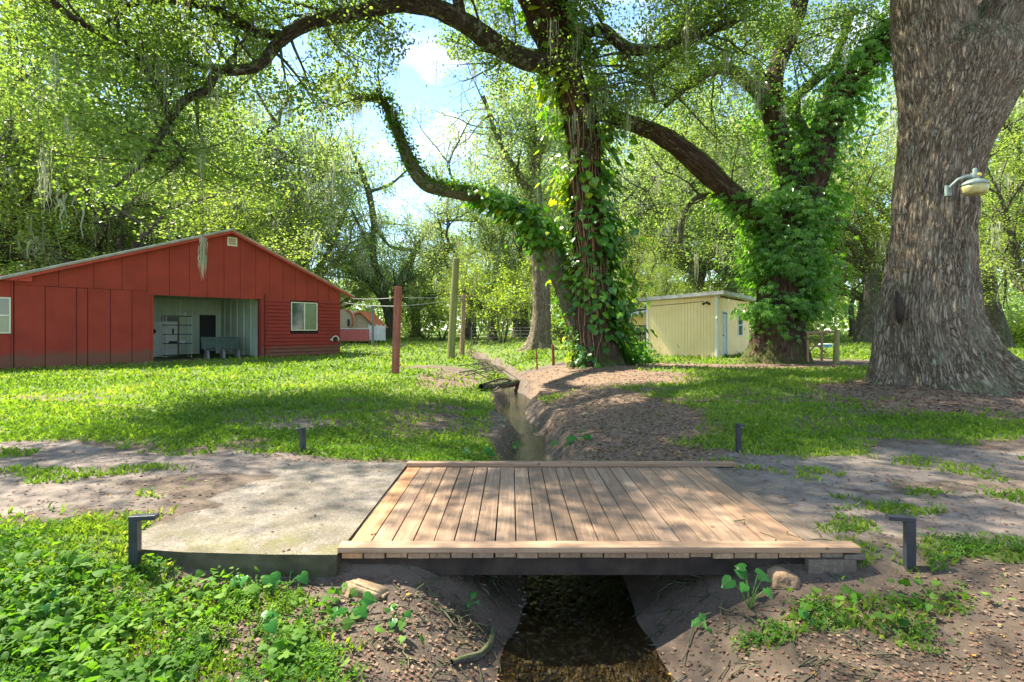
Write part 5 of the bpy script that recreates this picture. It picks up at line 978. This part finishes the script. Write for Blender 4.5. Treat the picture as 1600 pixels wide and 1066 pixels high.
place(2, 1350, 42, 150, 'bright tree between creeper covered oak and big oak', wide=.9)
place(0, 1440, 66, 60, 'tall mossy tree directly behind the big oak trunk', wide=1.1)
place(2, 1560, 34, 90, 'bright tree whose limbs show right of the yard lamp')
place(3, 1660, 27, 240, 'low light green tree at the right edge of the yard', wide=1.1)
place(1, 1700, 50, 20, 'tall tree beyond the right edge of the yard')
place(4, 640, 100, 395, 'pale tree at the farthest end of the lawn', wide=1.3)
for px_, Y_, tp_, lb_ in ((30, 70, 100, 'hazy treetop far beyond the left barn roof'), (870, 80, 300, 'far tree glimpsed beside the grey oak trunk'), (1260, 85, 330, 'hazy far tree above the timber rail fence'), (1010, 78, 260, 'far treetop above the yellow lean-to')): place(random.choice((0, 1)), px_, Y_, tp_, lb_, wide=1.3)
random.seed(5); rng = np.random.default_rng(5)
# ---- grey oak with root flare behind the middle oak
Ye = 35; gt = G(843, 546); Ye = gt[1]; go = thing('oak_tree', 'straight grey oak with flared roots left of the vine covered oak', 'tree', tuple(gt))
e1 = limb([(843, 552, Ye, 19), (844, 535, Ye, 16), (846, 500, Ye, 14), (846, 450, Ye, 13), (842, 390, Ye, 12), (838, 320, Ye, 11), (835, 260, Ye, 9), (830, 190, Ye, 7)])
e2 = limb([(838, 320, Ye, 7), (808, 270, Ye - .5, 5), (780, 220, Ye - 1, 4), (755, 150, Ye - 1.5, 3)]); e3 = limb([(835, 260, Ye, 6), (860, 200, Ye, 5), (880, 150, Ye, 4)])
T = Tubes(); T.add(e1, 36, .08, .8, [(3, .4, .6), (5, 1.7, .7), (8, .2, .3)], .04, .12).add(e2, 10, .15, step=.3).add(e3, 10, .15, step=.3); T.build('trunk', M['bark'], go)
crown(go, [(e1[4:], 1), (e2, 1), (e3, .8)], 18, 3.4, 22, .42, .15, 'far', 130, 1.6, .15, 1, lo=.1)
# ---- spreading oak in the mid distance with a tall bare stem
gs = G(608, 529.5); Ys = min(gs[1], 62); so_ = thing('oak_tree', 'spreading mossy oak with tall bare stem beyond the red brown post', 'tree', ((608 - 800) / F * Ys, Ys, Hs((608 - 800) / F * Ys, Ys)))
ks = [limb([(608, 532, Ys, 9), (610, 505, Ys, 8), (600, 470, Ys, 7), (580, 442, Ys, 6), (558, 428, Ys, 5), (535, 422, Ys, 3.5)]), limb([(612, 530, Ys, 8), (616, 490, Ys, 8), (622, 450, Ys, 7), (636, 420, Ys, 6), (648, 392, Ys, 5), (650, 380, Ys, 4)]),
      limb([(606, 490, Ys, 6), (596, 440, Ys, 6), (583, 400, Ys, 5.5), (584, 350, Ys, 5), (576, 300, Ys, 5), (562, 262, Ys, 4), (545, 225, Ys, 2.5)]), limb([(576, 300, Ys, 3), (610, 288, Ys, 2), (640, 262, Ys, 1.5)]), limb([(578, 390, Ys, 3), (560, 350, Ys, 2.5), (550, 328, Ys, 1.5)]),
      limb([(622, 450, Ys, 4), (665, 420, Ys, 4), (700, 392, Ys, 3.5), (720, 375, Ys, 2)]), limb([(562, 270, Ys, 2.5), (530, 275, Ys, 2), (505, 300, Ys, 1.5)]), limb([(640, 405, Ys, 3.5), (680, 350, Ys, 3), (740, 345, Ys, 2), (780, 350, Ys, 1.5)]), limb([(648, 392, Ys, 3), (610, 385, Ys, 2.5), (590, 360, Ys, 2)])]
T = Tubes(); 
for q in ks: T.add(q, 14, .16, step=.3)
T.build('trunk', M['barkmossy'], so_)
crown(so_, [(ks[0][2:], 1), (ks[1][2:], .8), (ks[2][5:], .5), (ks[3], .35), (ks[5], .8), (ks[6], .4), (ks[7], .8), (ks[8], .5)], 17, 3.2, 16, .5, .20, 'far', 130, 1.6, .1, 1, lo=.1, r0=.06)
# two far trunks in the field
for px, lb in ((1331, 'left one of two slim dark trunks across the field'), (1347, 'right one of two slim dark trunks across the field')):
    b = W(px, 530, 66); t = thing('tree_trunk', lb, 'tree', tuple(b)); T = Tubes(); T.add([(b[0], b[1], b[2] - .5, .5), (b[0] + .1, b[1], b[2] + 1.5, .36), (b[0] - .1, b[1], b[2] + 4, .3), (b[0] + .5, b[1], b[2] + 6, .2)], 10, .15, step=.4); T.build('trunk', M['twig'], t)
# ---- bushes along the back of the yard
def bush(px, Y, top, wpx, label, mat='bush', tint=.5, n=2600, size=.17, base=None):
    X = (px - 800) / F * Y; z = Hs(X, Y); hgt = EYE + (HZ - top) / F * Y - z; R = wpx / F * Y / 2; t = thing('bush', label, 'bush', (X, Y, z), 'bushes along the back of the yard')
    T = Tubes(); tips = []
    for k in range(7): an = k * .9; grow(T, np.array([X + math.cos(an) * .15, Y + math.sin(an) * .15, z]), np.array([math.cos(an) * .8 * R / hgt * 1.4, math.sin(an) * .8 * R / hgt * 1.4, 1.]) , hgt * random.uniform(.7, 1.05), .05, 1, tips, .25, kids=6, n=4)
    T.build('stems', M['twig'], t); P, tt, TT = clouds_of(tips, max(4, n // len(tips)), .30); P[:, 2] = np.maximum(P[:, 2], z + .05); leaves('foliage', P, size, M[mat], t, .5, .42, tint=tint - .25 + .5 * tt); return t
for a in ((470, 66, 470, 90, 'round bush glimpsed behind the barn corner'), (665, 60, 468, 90, 'bush left of the leaning green pole'), (742, 48, 440, 80, 'bright tall bush right of the slim brown post', 'bush', .75), (690, 55, 455, 70, 'dense bush directly behind the leaning green pole'), (785, 42, 425, 60, 'tall bright shrub left of the grey oak', 'bush', .8), (815, 52, 440, 70, 'shrub close behind the grey oak trunk'),
          (880, 40, 470, 50, 'low shrub between the grey oak and the leaning limb', 'bush', .7), (905, 56, 430, 80, 'shrub behind the vine covered trunk'), (1000, 44, 410, 110, 'rounded dark green bush left of the yellow shed', 'bush', .45), (955, 38, 500, 60, 'low bush at the foot of the vine covered oak', 'bush', .6), (1075, 46, 430, 100, 'bush behind the yellow shed roof'), (1190, 50, 470, 70, 'bush behind the creeper covered oak'),
          (1285, 72, 470, 90, 'far bush across the field behind the gate post', 'far', .6), (1390, 70, 465, 90, 'far bush left of the big oak trunk', 'far', .6), (1235, 40, 505, 40, 'low shrub behind the timber rail fence'), (1562, 42, 500, 90, 'sunny yellow green shrub right of the big oak', 'bush', .95), (1625, 40, 490, 80, 'sunny shrub at the right edge beyond the pale fence', 'bush', .9), (1530, 60, 480, 80, 'shrub glimpsed past the right flank of the big oak'),
          (635, 76, 500, 80, 'low bush at the foot of the spreading oak', 'far', .6), (560, 70, 490, 60, 'bush behind the white panel fence', 'far', .6), (770, 70, 470, 90, 'low bush in the distance right of the posts'), (845, 74, 480, 90, 'low distant bush behind the grey oak', 'bush', .7)): bush(*a)
for k, (px, py, lb) in enumerate([(905, 568, 'fern clump left of the vine covered trunk'), (1190, 562, 'fern clump at the left foot of the creeper covered oak'), (1258, 558, 'leafy clump right of the creeper covered oak'), (1285, 560, 'leafy clump left of the round gate post'), (770, 592, 'weedy clump over the stream on its left bank'), (830, 562, 'low weeds at the feet of the grey oak')]):
    b = G(px, py); n_ = 420; t = thing('leafy_clump', lb, 'plant', tuple(b), 'leafy clumps on the ground'); an = rng.uniform(0, 6.28, n_); r = rng.uniform(0, .55, n_); leaves('leaves', np.stack([b[0] + np.cos(an) * r, b[1] + np.sin(an) * r, b[2] + rng.uniform(.02, .38, n_) * (1 - r)], 1), .11, M['bush'], t, .5, .3, tint=.55, axis=np.stack([np.cos(an), np.sin(an), .8 + 0 * an], 1))
# moss strand hanging in front of the barn
pm = W(317, 372, 12.2); # (hangs from the low twig of the reaching limb)
hm = thing('hanging_moss', 'long pale moss strand hanging in front of the barn gable', 'moss', tuple(W(317, 300, 12.2)))
strands('moss', [pm, pm - [0, 0, .2], pm - [.02, 0, .4]], .62, M['moss'], hm, .008, 7, 34, .035); T = Tubes(); T.add([(*W(316, 270, 12.2), .006), (*W(317, 320, 12.2), .006), (*pm, .008)], 5, .1, step=.1); T.build('stem', M['twig'], hm)

# far wood closing the horizon
n_ = 70000; X = rng.uniform(-190, 190, n_); Y = rng.uniform(92, 125, n_) - np.abs(X) * .12; hz = 7 + 7 * fbm(X * .06, Y * .05, 2.); Z = H(X, Y) + hz * rng.random(n_) ** .8
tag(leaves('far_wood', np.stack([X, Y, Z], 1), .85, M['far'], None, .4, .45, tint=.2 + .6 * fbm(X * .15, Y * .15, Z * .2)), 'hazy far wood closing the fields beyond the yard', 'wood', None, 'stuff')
